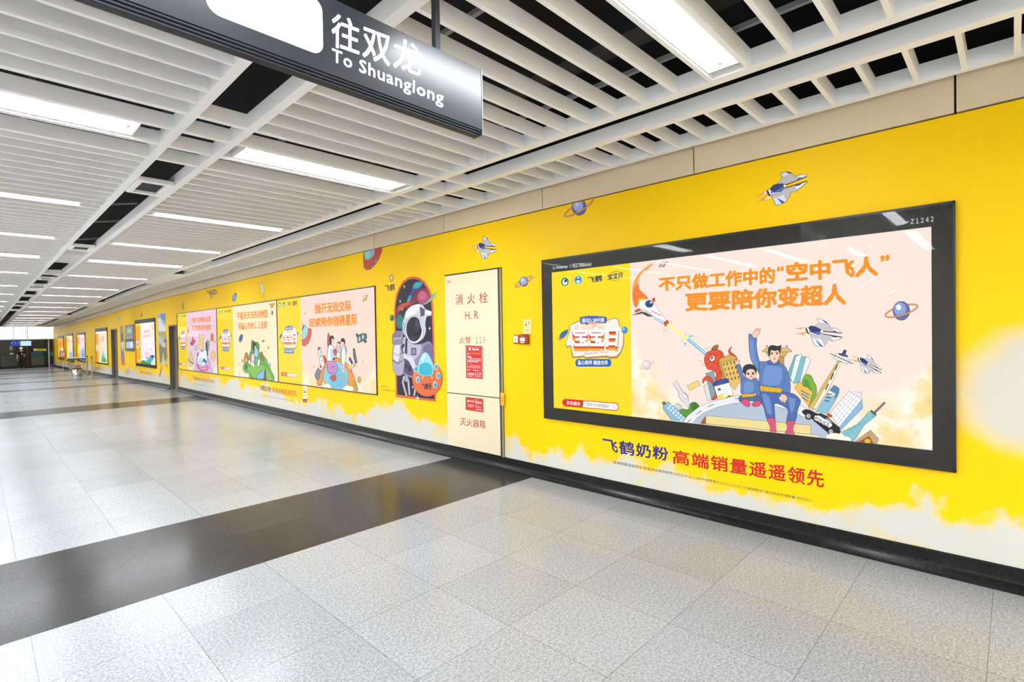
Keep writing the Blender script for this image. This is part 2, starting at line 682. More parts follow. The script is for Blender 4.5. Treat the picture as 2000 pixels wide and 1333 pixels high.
# ---------------------------------------------------------------- ceiling
b = MB()
b.lbox(XL, XW+0.25, YB, YF+0.4, 4.3, 4.5, M_VOID)
struct(b.build('ceiling'), 'dark ceiling void above the white slats')
BEAMS = [(-1.67, -1.60), (1.11, 1.18), (1.51, 1.58), (3.385, 3.475), (3.775, 3.86), (4.40, 4.468)]
bl = ['white carrier beam between the two left bays', 'white beam on the left side of the service slot', 'white beam on the right side of the service slot',
      'white beam on the hall side of the narrow wall slot', 'white beam on the wall side of the narrow wall slot', 'white edge beam beside the yellow wall']
for i, (x0, x1) in enumerate(BEAMS):
    b = MB()
    b.lbox(x0, x1, YB, YF, ZC, ZC+0.11, M_SLAT)
    struct(b.build('trim_%d' % (i+2)), bl[i])
# suspension rails and a duct up in the void
b = MB()
for x0, x1, z in ((3.225, 3.255, 3.5), (2.05, 2.08, 3.55), (0.3, 0.33, 3.5), (4.12, 4.14, 3.52)):
    b.lbox(x0, x1, YB, YF, z, z+0.03, mat('galvanised_rail', '8f9092', 0.5, var=0.1))
struct(b.build('trim_8'), 'thin metal rails above the slats')
b = MB()
for x0, x1, z in ((2.95, 3.16, 3.62), (1.22, 1.42, 3.75)):
    b.lbox(x0, x1, YB, YF, z, z+0.18, mat('dark_grey_duct', '1f2226', 0.7, var=0.2))
struct(b.build('trim_9'), 'dark grey ducts in the ceiling void')
b = MB()
for yy in (2.6, 6.1, 7.6, 9.2, 10.4, 12.6, 15.5, 19.0, 24.0):
    z = 3.62+drop(yy)+0.07*math.sin(yy*3)
    b.tube([(1.0, yy, z), (1.25, yy+0.05, z-0.03), (1.42, yy+0.1, z-0.01), (1.7, yy+0.02, z+0.03)], 0.014, MATS['galvanised_rail'], 8)
    b.box(1.2, 1.26, yy+0.2, yy+0.5, z+0.02, z+0.06, MATS['galvanised_rail'])
struct(b.build('trim_12'), 'pipes and brackets crossing above the service slot')

# slatted bays: each slat a part of its bay
SP, SY0 = 0.2405, 0.465
LK = [-53, -50, -47, -44, -41, -38, -35, -32, -29, -26, -23, -20, -12, 3, 18, 31, 43, 54, 68, 85, 98, 113, 126, 141, 156, 170, 185, 200, 215, 228]     # slots that hold a light; negative ones hold added lamps behind the viewpoint
ORD = 'first second third fourth fifth sixth seventh eighth ninth tenth eleventh twelfth thirteenth fourteenth fifteenth sixteenth seventeenth'.split()


PORTALS = [(4.31, 4.71, 5.15, 5.57), (12.97, 13.37, 13.81, 14.23)]      # sturdier frames around two lights


def bay(name_label, x0, x1, seen=True):
    xc = (x0+x1)/2
    e = empty('ceiling_slat_bay', (xc, 0, ZC), name_label, 'ceiling panel')
    m = MB()
    m.box(x0-xc, x1-xc, -0.015, 0.015, 0, 0.108, M_SLAT)
    first = m.build('slat', e) if seen else None
    kk = 0
    far = MB()
    wide = None
    ys = [SY0+SP*k for k in range(-54, 238)]
    ys = [(yy, 0) for yy in ys if not any(p[0]-0.12 < yy < p[3]+0.1 for p in PORTALS)] + [(yy, 1) for p in PORTALS for yy in p]
    for yy, wd in sorted(ys):
        if yy > YF-0.1:
            break
        if seen and yy >= -0.4 and kk < 100:
            if wd:
                if wide is None:
                    mw = MB()
                    mw.box(x0-xc, x1-xc, -0.028, 0.028, 0, 0.108, M_SLAT)
                    o = wide = mw.build('slat', e)
                else:
                    o = wide.copy()
                    COL.objects.link(o)
                    o.parent = e
            elif first.location.y == 0:
                o = first
            else:
                o = first.copy()
                COL.objects.link(o)
                o.parent = e
            o.location = (0, yy, drop(yy))
            kk += 1
        else:
            far.box(x0-xc, x1-xc, yy-0.015, yy+0.015, drop(yy), drop(yy)+0.108, M_SLAT)
    o = far.build('slat', e)
    o['kind'] = 'stuff'
    return e


bay('white slatted ceiling bay left of the dark service slot', -1.60, 1.11)
bay('white slatted ceiling bay over the far left part of the hall', XL+0.1, -1.67, False)
bay('wide white slatted ceiling bay right of the service slot, over the middle', 1.58, 3.385)
bay('narrow white slatted ceiling bay running right beside the yellow wall', 3.86, 4.40)
# cross plates and covers inside the two slots
for (x0, x1), ys, cov, lab in (((1.18, 1.51), PORTALS[0]+PORTALS[1]+(16.82, 17.06), ( (21.5, 22.6), (27.5, 28.6), (33, 34.2)), 'white cross plates in the service slot'),
                               ((3.475, 3.775), PORTALS[0]+PORTALS[1], ((15.3, 18.2), (27, 30), (38, 42)), 'white cross plates in the narrow wall slot')):
    b = MB()
    for yy in ys:
        b.box(x0, x1, yy-0.028, yy+0.028, ZC, ZC+0.108, M_SLAT)
    for a, c in cov:
        b.lbox(x0, x1, a, c, ZC+0.004, ZC+0.03, M_SLAT)
    struct(b.build('trim_%d' % (10 if x0 < 2 else 11)), lab)

# fluorescent lights in the slots
M_TUBE = glow('lamp_diffuser', 'f8fbff', LAMP)
for side, (x0, x1), lab in (('l', (-1.45, 0.92), 'left bay'), ('o', (-5.4, -2.2), 'outer left bay'), ('r', (1.66, 3.31), 'middle bay')):
    proto = None
    n = 0
    for k in (LK if side != 'o' else range(-52, 160, 5)):  # outer bay: unseen lamps added close together to brighten the slats
        yc = SY0+SP*(k+0.5)
        if yc > YF-0.3:
            continue
        label = ('added unseen fluorescent ceiling light behind the viewpoint, %s' % lab) if k < 0 else \
            'long fluorescent ceiling light in the %s, %s from the camera' % (lab, ORD[max(0, min(16, n if side == 'r' else n-1))])
        if side == 'l' and k == 3:
            label = 'long fluorescent ceiling light in the left bay, nearer than the hanging sign'
        if side == 'o':
            label = 'added unseen fluorescent ceiling light in the outer left bay, beyond the left edge of the view'
        elif k >= 0:
            n += 1
        loc = ((x0+x1)/2, yc, ZC+drop(yc))
        if proto is None:
            e = empty('ceiling_light', loc, label, 'ceiling light', 'fluorescent lights between the ceiling slats')
            h = (x1-x0)/2
            b = MB()
            W_, t = 0.1, 0.012
            b.box(-h, h, -W_, W_, 0.085, 0.10, M_SLAT)
            b.box(-h, h, -W_, -W_+t, 0.012, 0.085, M_SLAT)
            b.box(-h, h, W_-t, W_, 0.012, 0.085, M_SLAT)
            b.box(-h, -h+t, -W_+t, W_-t, 0.012, 0.085, M_SLAT)
            b.box(h-t, h, -W_+t, W_-t, 0.012, 0.085, M_SLAT)
            hs = b.build('housing', e)
            b = MB()
            b.box(-h+0.02, h-0.02, -W_+0.018, W_-0.018, 0.03, 0.05, M_TUBE)
            df = b.build('diffuser', e)
            b = MB()
            for sx in (-1, 1):
                b.tube([(sx*(h-0.06), 0, 0.03), (sx*(h-0.06), 0, 0.018)], 0.012, M_CHROME, 12)
            cl = b.build('end_clip', e)
            proto = (e, hs, df, cl)
            e.scale.y = 1.95 if k in (18, 54) and side != 'o' else 1.0
        else:
            e = proto[0].copy()
            COL.objects.link(e)
            e.location = loc
            e.scale.y = 1.95 if k in (18, 54) and side != 'o' else 1.0
            e['label'] = label
            for c in proto[1:]:
                d = c.copy()
                COL.objects.link(d)
                d.parent = e
# small hook hanging below the near left light
b = MB()
hx, hy, hz = 0.62, 4.80, 3.34
b.tube([(hx, hy, hz), (hx, hy, hz-0.03), (hx+0.006, hy, hz-0.04), (hx+0.006, hy, hz-0.05), (hx-0.004, hy, hz-0.056), (hx-0.012, hy, hz-0.05)], 0.0025, mat('white_plastic', 'f2f2f0', 0.4), 8)
tag(b.build('ceiling_hook', smooth=True), 'tiny white hook hanging from the near left ceiling light', 'hook')

# square white fixture frames in the service slot
M_PANEL = mat('black_speaker_mesh', '1c2022', 0.7, var=0.3, scale=200)
for i, (yy, lab) in enumerate(((6.39, 'white rectangular fixture frame in the ceiling slot, nearest of all'), (11.55, 'white rectangular fixture frame in the ceiling slot, second from the camera'),
                               (17.9, 'white rectangular fixture frame in the ceiling slot, third from the camera'), (20.2, 'white rectangular fixture frame in the ceiling slot, fourth from the camera'),
                               (24.4, 'white rectangular fixture frame in the ceiling slot, fifth from the camera'), (30.0, 'white rectangular fixture frame in the ceiling slot, farthest of all'))):
    z = ZC+drop(yy)-0.012
    e = empty('ceiling_fixture', (1.345, yy+0.3, z), lab, 'ceiling fixture', 'square fixtures in the service slot')
    b = MB()
    for x0, x1, y0, y1 in ((-0.16, 0.16, -0.3, -0.235), (-0.16, 0.16, 0.235, 0.3), (-0.16, -0.105, -0.235, 0.235), (0.105, 0.16, -0.235, 0.235)):
        b.box(x0, x1, y0, y1, 0, 0.05, M_SLAT, 0.006)
    b.build('frame', e)
    b = MB()
    b.box(-0.105, 0.105, -0.235, 0.235, 0.03, 0.045, M_PANEL)
    b.build('mesh_panel', e)

# ---------------------------------------------------------------- hanging direction sign
SY = 1.9328
M_SIGN = mat('dark_anodised_sign', '3a3c44', 0.24, var=0.05, spec=0.6)
e = empty('hanging_sign', (0.6, SY+0.035, 2.70), 'dark hanging direction sign with white lit panel reading To Shuanglong', 'sign')
b = MB()
b.box(-0.75, 1.806, SY, SY+0.07, 2.732, 3.034, M_SIGN)
keep(b.build('sign_body'), e)
b = MB()
for i in range(3):
    b.box(-0.75, 1.80, SY+0.003+0.006*i, SY+0.067-0.006*i, 2.722-0.0105*i, 2.730-0.0105*i, M_SIGN, 0.002)
b.box(-0.75, 1.80, SY+0.02, SY+0.05, 2.70, 2.735, mat('sign_groove', '15161a', 0.5))
keep(b.build('bottom_rail'), e)
b = MB()
b.box(1.806, 1.814, SY-0.003, SY+0.073, 2.702, 3.037, mat('sign_end_plate', '8d939a', 0.3, metal=0.8), 0.002)
for z in (2.99, 2.715):
    b.box(1.814, 1.819, SY+0.02, SY+0.05, z, z+0.02, M_CHROME, 0.002)
keep(b.build('end_cap'), e)
LITW = glow('white_sign_light', 'f8fbff', 3.2)
a = Art(SY-0.0012, plane='y')
rr, pts = 0.045, []
for cx, cz, a0 in ((0.968-rr, 2.79+rr, -90), (0.968-rr, 3.005-rr, 0), (0.56+rr, 3.005-rr, 90), (0.56+rr, 2.79+rr, 180)):
    pts += [(cx+rr*math.cos(math.radians(a0+t)), SY-0.0015, cz+rr*math.sin(math.radians(a0+t))) for t in range(0, 91, 15)]
a.b.add(pts, [tuple(range(len(pts)))], LITW)
a.build('lit_panel', e)
a = Art(SY-0.0012, plane='y').view(400, 0, 3.3333)
a.text(None, '往双龙', [(826, 75), (1415, 300), (1405, 505), (826, 300)], 0.014, 1.1, m=LITW)
a.text(None, 'To Shuanglong', [(828, 312), (1555, 600), (1552, 705), (828, 425)], 0.013, 1.08, m=LITW)
a.build('lettering', e)
for x in (1.552, -0.45):
    b = MB()
    b.box(x-0.014, x+0.014, SY+0.021, SY+0.049, 3.03, 4.3, mat('dark_rod', '33353a', 0.4))
    keep(b.build('hanger_rod'), e)
# ================================================================ lightboxes on the yellow wall
NAVY, ORG, LINE = '1f2c5c', 'f7941d', '3a2c28'
GREEN, SKINC = '1d8a3c', 'f6cdb4'


def planet(a, cx, cy, r, ra, rb, rot, c1, c2, ring, line='3d3a55', w=0.8):
    t = math.radians(rot)
    a.ell(None, cx, cy, ra, rb, rot, line=line, w=w*3.6, a0=180, a1=360)
    a.ell(None, cx, cy, ra, rb, rot, line=ring, w=w*2.2, a0=180, a1=360)
    a.ell(c2, cx, cy, r, r*1.12, 0, line, w)
    a.ell(c1, cx-r*0.16, cy-r*0.2, r*0.72, r*0.8)
    a.ell('ffffff' if a.lit else 'cfd4f4', cx-r*0.32, cy-r*0.4, r*0.3, r*0.34)
    a.ell(None, cx, cy, ra, rb, rot, line=line, w=w*3.6, a0=-8, a1=188)
    a.ell(None, cx, cy, ra, rb, rot, line=ring, w=w*2.2, a0=-8, a1=188)


def jet(a, p_tail, p_nose, p_wing, w=0.7):
    """little space jet; the three anchor points place its drawing"""
    S = ((370, 985), (1520, 350), (850, 1015))
    x0, y0 = S[0]
    ax, ay = S[1][0]-x0, S[1][1]-y0
    bx, by = S[2][0]-x0, S[2][1]-y0
    D = ax*by-ay*bx

    def T(p):
        u = ((p[0]-x0)*by-(p[1]-y0)*bx)/D
        v = (ax*(p[1]-y0)-ay*(p[0]-x0))/D
        return (p_tail[0]+u*(p_nose[0]-p_tail[0])+v*(p_wing[0]-p_tail[0]), p_tail[1]+u*(p_nose[1]-p_tail[1])+v*(p_wing[1]-p_tail[1]))
    P = lambda c, pts, line=None: a.poly(c, [T(p) for p in pts], line, w)
    P('e9a35b', [(370, 990), (560, 850), (660, 790), (740, 800), (700, 870), (590, 910), (520, 910)])
    P('fff1c8', [(580, 890), (660, 810), (730, 830), (680, 880)])
    P('e9a35b', [(380, 850), (600, 700), (650, 700), (640, 770), (540, 785)])
    P('fff1c8', [(540, 780), (600, 715), (650, 720), (640, 765)])
    P('c9c7cc', [(855, 545), (980, 400), (925, 345), (960, 310), (1040, 285), (1160, 300), (1240, 360), (1255, 400), (1340, 345), (1525, 345), (1500, 395), (1070, 555)], LINE)
    P('eef0f6', [(940, 345), (1040, 290), (1150, 320), (1000, 395)])
    P('2c3a5e', [(1040, 288), (1160, 298), (1180, 325), (1110, 325)])
    P('fbfbfd', [(1290, 420), (1350, 360), (1515, 350), (1420, 410)])
    P('4a5568', [(1280, 465), (1340, 410), (1420, 405), (1340, 445)])
    P('3a2d30', [(1040, 565), (1510, 380), (1500, 405), (1060, 580)])
    P('c9c7cc', [(740, 800), (1040, 635), (1510, 480), (1525, 510), (1300, 690), (1240, 730), (1210, 710), (1150, 730), (1145, 800), (1060, 940), (860, 1020), (820, 1005)], LINE)
    P('eaf3fa', [(790, 870), (1000, 790), (1065, 900), (1040, 945), (860, 1010)])
    P('3c56a4', [(850, 850), (900, 870), (1040, 950), (970, 975)])
    P('fbfbfd', [(1250, 600), (1510, 500), (1300, 670)])
    P('3a3f7c', [(1250, 580), (1400, 530), (1370, 570), (1270, 600)])
    P('3a2d30', [(1040, 635), (1500, 478), (1515, 500), (1060, 645)])
    P('f4f5f8', [(640, 700), (720, 640), (860, 550), (1000, 540), (1060, 590), (1030, 640), (930, 740), (760, 780), (700, 810), (650, 760)], LINE)
    P('2a3768', [(710, 650), (780, 570), (870, 548), (1010, 548), (1035, 620), (940, 720), (790, 740), (725, 700)])
    P('4f6fc0', [(800, 720), (930, 640), (1010, 600), (1000, 650), (930, 710)])
    P('3a2d30', [(640, 690), (665, 685), (720, 800), (690, 810), (650, 770)])
    q = T((1030, 590))
    r = math.hypot(T((1062, 590))[0]-q[0], T((1062, 590))[1]-q[1])
    a.ell('ffffff', q[0], q[1], r, r, line=LINE, w=w*0.7, n=14)
    q = T((748, 738))
    a.ell('24305c', q[0], q[1], r*0.7, r*0.7, line='ffffff', w=w*0.7, n=14)


def emblem(a, q, lw=0.5, full=True):
    """the campaign emblem: cream badge, big lettering, two blue ribbons (unit square)"""
    a.quad(q)
    a.poly('b8863a', [(0.115, 0.55), (0.17, 0.30), (0.17, 0.20), (0.31, 0.10), (0.68, 0.10), (0.74, 0.08), (0.80, 0.05), (0.86, 0.07), (0.88, 0.2), (0.94, 0.30), (0.94, 0.55), (0.90, 0.72), (0.84, 0.82), (0.74, 0.83), (0.70, 0.80), (0.40, 0.835), (0.38, 0.80), (0.22, 0.82), (0.20, 0.72), (0.195, 0.60), (0.13, 0.62)], LINE, lw)
    a.poly('fbeee2', [(0.12, 0.53), (0.18, 0.30), (0.18, 0.20), (0.32, 0.11), (0.68, 0.12), (0.75, 0.085), (0.80, 0.06), (0.85, 0.08), (0.87, 0.2), (0.93, 0.30), (0.925, 0.55), (0.89, 0.70), (0.83, 0.78), (0.74, 0.79), (0.70, 0.77), (0.40, 0.80), (0.38, 0.77), (0.23, 0.79), (0.21, 0.70), (0.20, 0.58), (0.13, 0.59)])
    a.poly('f6d9c8', [(0.25, 0.25), (0.45, 0.17), (0.66, 0.2), (0.66, 0.3), (0.4, 0.3), (0.25, 0.4)])
    for dy, c in ((0.095, 'c98a1a'), (0.085, 'f0b022'), (0.07, 'f9cf3a'), (0.058, 'f0932a'), (0.045, 'e2711d'), (0.032, 'dd5a1e'), (0.018, 'd2401c')):
        a.text(c, '宝宝日', [(0.20, 0.23+dy), (0.875, 0.23+dy), (0.855, 0.60+dy), (0.235, 0.60+dy)], 0.055, 0.94)
    a.text('ffffff', '宝宝日', [(0.205, 0.222), (0.87, 0.222), (0.85, 0.60), (0.24, 0.60)], 0.042, 0.95)
    if full:
        a.ell(None, 0.275, 0.235, 0.022, 0.028, line='e2711d', w=lw*1.6, a0=90, a1=380, n=12)
        a.ell(None, 0.52, 0.205, 0.022, 0.028, line='e2711d', w=lw*1.6, a0=90, a1=380, n=12)
        a.text('8a5a3a', "BaBies' Day", [(0.372, 0.69), (0.725, 0.655), (0.73, 0.72), (0.38, 0.765)], 0.03)
        a.text('ffffff', "BaBies' Day", [(0.375, 0.682), (0.725, 0.645), (0.73, 0.71), (0.38, 0.755)], 0.02)
    a.poly('e9b37a', [(0.315, 0.025), (0.44, 0.0), (0.56, 0.0), (0.70, 0.025), (0.715, 0.10), (0.69, 0.165), (0.33, 0.18), (0.31, 0.1)])
    a.poly('3b63b5', [(0.325, 0.04), (0.44, 0.015), (0.56, 0.015), (0.69, 0.035), (0.705, 0.10), (0.685, 0.15), (0.55, 0.14), (0.45, 0.14), (0.42, 0.19), (0.38, 0.155), (0.335, 0.165), (0.32, 0.1)])
    a.text('ffffff', '倡议5.28中国', [(0.345, 0.06), (0.66, 0.05), (0.66, 0.13), (0.35, 0.145)], 0.02)
    a.rrect('2d5fae', 0.255, 0.835, 0.765, 0.985, 0.035, 0.07, 'cfe2f5', lw)
    a.text('ffffff', '童心陪伴 趣造世界', [(0.29, 0.86), (0.715, 0.865), (0.715, 0.95), (0.29, 0.945)], 0.02)
    a.poly('2f6cb3', [(0.03, 0.40), (0.07, 0.32), (0.15, 0.27), (0.15, 0.34), (0.10, 0.42), (0.055, 0.46)], LINE, lw)
    a.poly('e8743a', [(0.0, 0.47), (0.03, 0.42), (0.05, 0.46)])
    a.poly('e8743a', [(0.02, 0.50), (0.05, 0.45), (0.06, 0.47)])
    if full:
        a.line('3c3c3c', lw, [(0.315, 0.79), (0.315, 0.84)])
        a.line('3c3c3c', lw, [(0.685, 0.79), (0.685, 0.84)])
    a.ell('3d86c6', 0.95, 0.285, 0.044, 0.068)
    a.ell('8cc3ea', 0.935, 0.265, 0.02, 0.03)
    a.quad(None)


def logo_row(a, q, full=True):
    a.quad(q)
    if full:
        a.ell('0f8a3f', 0.075, 0.60, 0.062, 0.38, line='e7f2d8', w=0.4)
        a.ell('f7fbf7', 0.075, 0.62, 0.038, 0.26)
        a.poly('1c2226', [(0.06, 0.62), (0.075, 0.40), (0.10, 0.38), (0.11, 0.62), (0.09, 0.6), (0.075, 0.7)])
        a.ell('d83a2e', 0.078, 0.60, 0.008, 0.06)
        a.ell('2f9bd0', 0.285, 0.52, 0.062, 0.36, line='cfeaf4', w=0.5)
        a.ell('f7fbff', 0.285, 0.62, 0.026, 0.2)
        a.poly('ffffff', [(0.27, 0.42), (0.285, 0.2), (0.30, 0.42)])
        a.poly('1f3550', [(0.245, 0.42), (0.325, 0.42), (0.30, 0.56), (0.27, 0.56)])
        for x in (0.175, 0.39, 0.71):
            a.line('c9a92a', 0.4, [(x, 0.35), (x, 0.75)])
        a.text(NAVY, '宝宝日', [(0.75, 0.22), (0.985, 0.12), (0.985, 0.58), (0.75, 0.72)], 0.035, 0.95)
        a.line(NAVY, 0.8, [(0.81, 0.80), (0.87, 0.78), (0.94, 0.70)])
        a.line(NAVY, 1.0, [(0.80, 0.12), (0.87, 0.07), (0.93, 0.04)])
        a.text(NAVY, '飞鹤', [(0.435, 0.34), (0.665, 0.24), (0.665, 0.78), (0.435, 0.88)], 0.03)
    else:
        a.ell('0f8a3f', 0.07, 0.55, 0.07, 0.42)
        a.ell('f7fbf7', 0.07, 0.6, 0.04, 0.26)
        a.ell('2f7fb0', 0.29, 0.52, 0.07, 0.40)
        a.ell('f7fbff', 0.29, 0.62, 0.03, 0.2)
        a.text(NAVY, '飞鹤', [(0.45, 0.2), (0.66, 0.14), (0.66, 0.75), (0.45, 0.82)], 0.02)
        a.text(NAVY, '宝宝日', [(0.76, 0.15), (0.99, 0.05), (0.99, 0.72), (0.76, 0.85)], 0.05, 0.95)
    a.quad(None)


def shop_bar(a, q):
    a.quad(q)
    a.rrect('d7281f', -0.008, -0.06, 1.008, 1.06, 0.06, 0.5)
    a.rrect('ffffff', 0.02, 0.06, 0.995, 0.94, 0.05, 0.42)
    a.poly('d7281f', [(0.0, 0.2), (0.03, 0.0), (0.37, 0.0), (0.36, 1.0), (0.03, 1.0), (0.0, 0.8)])
    a.text('ffffff', '京东超市', [(0.065, 0.2), (0.315, 0.24), (0.315, 0.82), (0.065, 0.78)], 0.015)
    a.text('333333', '飞鹤京东自营旗舰店', [(0.40, 0.24), (0.835, 0.27), (0.835, 0.75), (0.40, 0.72)], 0.0)
    a.ell(None, 0.925, 0.45, 0.014, 0.16, line='8a3a30', w=0.5, n=14)
    a.line('8a3a30', 0.6, [(0.935, 0.6), (0.95, 0.76)])
    a.quad(None)


def lightbox(label, y0, y1, z0_, z1_, screen, strip_y, ground, deep, side):
    """y0<y1 along the wall; screen = (ya,yb,za,zb); returns Empty and the plane of the print"""
    e = empty('advertising_lightbox', (XW-0.012, (y0+y1)/2, z0_), label, 'lightbox')
    ya, yb, za, zb = screen
    xf = XW-deep
    b = MB()
    for bx in ((y0, y1, z0_, za), (y0, y1, zb, z1_), (y0, ya, za, zb), (yb, y1, za, zb)):
        b.box(xf, XW-0.001, bx[0], bx[1], bx[2], bx[3], M_BLACK)
    keep(b.build('frame'), e)
    b = MB()
    b.box(xf-0.004, xf, y0, y1, z1_-0.018, z1_, M_PSD_)
    b.box(xf-0.004, xf, y0, y1, z0_, z0_+0.012, M_PSD_)
    b.box(xf-0.004, xf, y0, y0+side, z0_, z1_, M_PSD_)
    b.box(xf-0.004, xf, y1-side, y1, z0_, z1_, M_PSD_)
    keep(b.build('edge_trim'), e)
    xp = xf+0.002
    b = MB()
    b.add([(xp+0.012, ya, za), (xp+0.012, strip_y, za), (xp+0.012, strip_y, zb), (xp+0.012, ya, zb)], [(0, 1, 2, 3)], ground)
    b.add([(xp+0.012, strip_y, za), (xp+0.012, yb, za), (xp+0.012, yb, zb), (xp+0.012, strip_y, zb)], [(0, 1, 2, 3)], ink('ffe00f', True))
    keep(b.build('poster_sheet'), e)
    return e, xp+0.0115


def glass(e, x, y0, y1, za, zb):
    b = MB()
    b.box(x-0.002, x-0.0002, y0, y1, za, zb, M_GLASS)
    keep(b.build('glass_cover'), e)


M_PSD_ = mat('black_edge', '0f0f10', 0.3)
PINK = mat_poster('pink_poster_ground', 'fee4d8', 0.40, 2.74, 0.84, 0.72, 'fff8e6', 'fadf98')
e, xp = lightbox('large black framed lightbox on the right showing father and child above a city', 0.281, 3.898, 0.715, 2.531, (0.405, 3.762, 0.846, 2.378), 2.752, PINK, 0.03, 0.012)
SCREEN = [(1081, 533), (1822, 443), (1820.5, 880), (1081.5, 795)]
a = Art(xp, True, clip=SCREEN)
# shooting stars and sparkles on the pink ground
a.view(1270, 480, 4)
for p in (((1640, 322), (1770, 240)), ((1855, 383), (1925, 340))):
    a.line('ffffff', 1.6, p)
for x, y, r in ((45, 327, 7), (1855, 240, 7), (1438, 280, 6), (1725, 12, 12), (120, 500, 5), (780, 525, 5)):
    a.ell('ffffff', x, y, r, r, n=8)
planet(a, 100, 147, 18, 38, 9, -28, 'c3c3d6', '8d8ea6', 'd9b69c', w=0.5)
planet(a, 1962, 510, 66, 130, 34, -17, '8f9fd6', '6470ab', 'f2a94a', w=0.9)
a.view(1050, 580, 5.333)
planet(a, 1137, 712, 42, 80, 22, -28, 'eadde4', 'd9c3d2', 'efdfce', 'c9a9a4', w=0.5)
# headline
a.view(1270, 480, 4)
for s, q in (('不只做工作中的', [(65, 247), (975, 163), (975, 298), (65, 360)]), ('空中飞人', [(1060, 135), (1780, 75), (1782, 238), (1062, 287)]),
             ('更要陪你变超人', [(270, 368), (1532, 290), (1532, 465), (272, 517)])):
    a.text(ORG, s, q, 0.046, 1.0)
a.text(ORG, '“', [(988, 163), (1045, 155), (1045, 198), (988, 205)], 0.04)
a.text(ORG, '”', [(1797, 78), (1872, 70), (1870, 120), (1797, 130)], 0.04)
# left strip: logos, emblem, search bar
a.view(1050, 380, 4)
logo_row(a, [(175, 632), (672, 592), (668, 690), (178, 722)])
a.view(1050, 580, 5.333)
emblem(a, [(205, 192), (945, 192), (945, 738), (205, 738)])
shop_bar(a, [(265, 1066), (842, 1112), (842, 1186), (265, 1136)])
# rocket with its fire trail and the beam
a.view(1050, 380, 4)
a.soft = True
a.poly('f6a25a', [(742, 770), (750, 700), (785, 630), (840, 575), (905, 540), (850, 600), (805, 680), (795, 740), (865, 812), (800, 850), (765, 885), (745, 830)], 'a8663a', 0.4)
a.poly('f47a1f', [(745, 800), (752, 740), (790, 700), (800, 750), (862, 815), (795, 850), (765, 880)])
a.poly('fde7d3', [(790, 690), (800, 640), (850, 590), (812, 680), (803, 735), (795, 740)])
a.poly('ffe23a', [(785, 850), (795, 815), (850, 815), (800, 835)])
a.soft = False
a.poly('e8dcd8', [(738, 945), (795, 888), (830, 900), (905, 952), (860, 945), (800, 935)], LINE, 0.5)
a.poly('d9482f', [(755, 910), (790, 890), (815, 905), (770, 925)])
a.poly('3a3a40', [(738, 945), (815, 915), (850, 925), (905, 955), (860, 955), (820, 930)])
a.poly('fdfdfd', [(775, 885), (800, 830), (862, 815), (918, 860), (1000, 975), (1025, 1000), (1003, 1025), (975, 1010), (915, 972), (885, 930), (840, 905)], LINE, 0.6)
a.poly('bcd9ee', [(905, 950), (985, 985), (1003, 1018), (975, 1008), (918, 972)])
a.poly('d9482f', [(878, 900), (968, 945), (975, 955), (895, 915)])
a.poly('d9482f', [(895, 815), (915, 805), (922, 830), (905, 845)], LINE, 0.4)
a.ell('ffffff', 874, 856, 36, 31, line=LINE, w=0.5)
a.ell('1d4479', 874, 856, 32, 28)
a.ell('dfeaf6', 888, 845, 10, 7)
a.poly('e04a2c', [(985, 1000), (1018, 980), (1030, 1008), (998, 1034)], LINE, 0.5)
a.poly('fff05a', [(1008, 1022), (1022, 1008), (1178, 1118), (1163, 1138)])
a.poly('fffbd0', [(1013, 1018), (1018, 1012), (1175, 1124), (1168, 1132)])
a.poly('5cb9e8', [(1165, 1138), (1180, 1118), (1352, 1262), (1338, 1282)])
a.poly('bfe6fa', [(1171, 1130), (1176, 1124), (1348, 1268), (1343, 1276)])
for pts in (((1180, 1120), (1190, 1100), (1225, 1105)), ((1150, 1195), (1148, 1155), (1165, 1160)), ):
    a.poly('6fc0ea', pts)
for pts in (((1150, 1085), (1160, 1105), (1168, 1080)), ((1120, 1140), (1140, 1135), (1130, 1150))):
    a.poly('f7d24a', pts)
for pts in (((1035, 990), (1045, 985), (1040, 1003), (1055, 990), (1050, 1008), (1062, 1003)), ((978, 1048), (990, 1045), (985, 1060), (1000, 1055), (995, 1075), (1012, 1058))):
    a.line(LINE, 0.5, pts)
# the city arc
C = lambda: a.view(1270, 620, 5.333)
D = lambda: a.view(1500, 620, 4.3)
B1 = lambda c, pts, l=LINE, w=0.8: a.poly(c, pts, l, w)
C()
B1('e6e0ea', [(235, 695), (275, 660), (320, 745), (400, 830), (405, 950), (300, 830), (295, 770)])
B1('fbfbfb', [(330, 800), (355, 790), (390, 830), (370, 860)])
B1('f4d67c', [(385, 715), (495, 660), (525, 705), (415, 765)])
B1('cfd8dd', [(240, 930), (285, 895), (330, 925), (340, 985), (280, 960)])
B1('8fbfd6', [(135, 925), (188, 878), (375, 1050), (335, 1110), (240, 1100), (140, 960)])
B1('5c6a72', [(125, 892), (148, 877), (165, 895), (142, 918)])
for i in range(6):
    for j in range(2):
        x, y = 178+i*27+j*22, 945+i*25-j*24
        a.poly('f3fafc', [(x, y), (x+14, y-12), (x+26, y+2), (x+10, y+14)])
a.soft = True
B1('5f9c3c', [(305, 975), (340, 955), (400, 960), (420, 900), (470, 885), (515, 935), (450, 1000), (380, 1045), (330, 1010)])
a.poly('3f7a2c', [(420, 900), (470, 887), (512, 935), (450, 985)])
a.soft = False
B1('8aa3ad', [(580, 585), (660, 560), (700, 720), (690, 850), (640, 860), (600, 700)])
B1('dfe4e6', [(560, 720), (600, 690), (640, 860), (600, 870)])
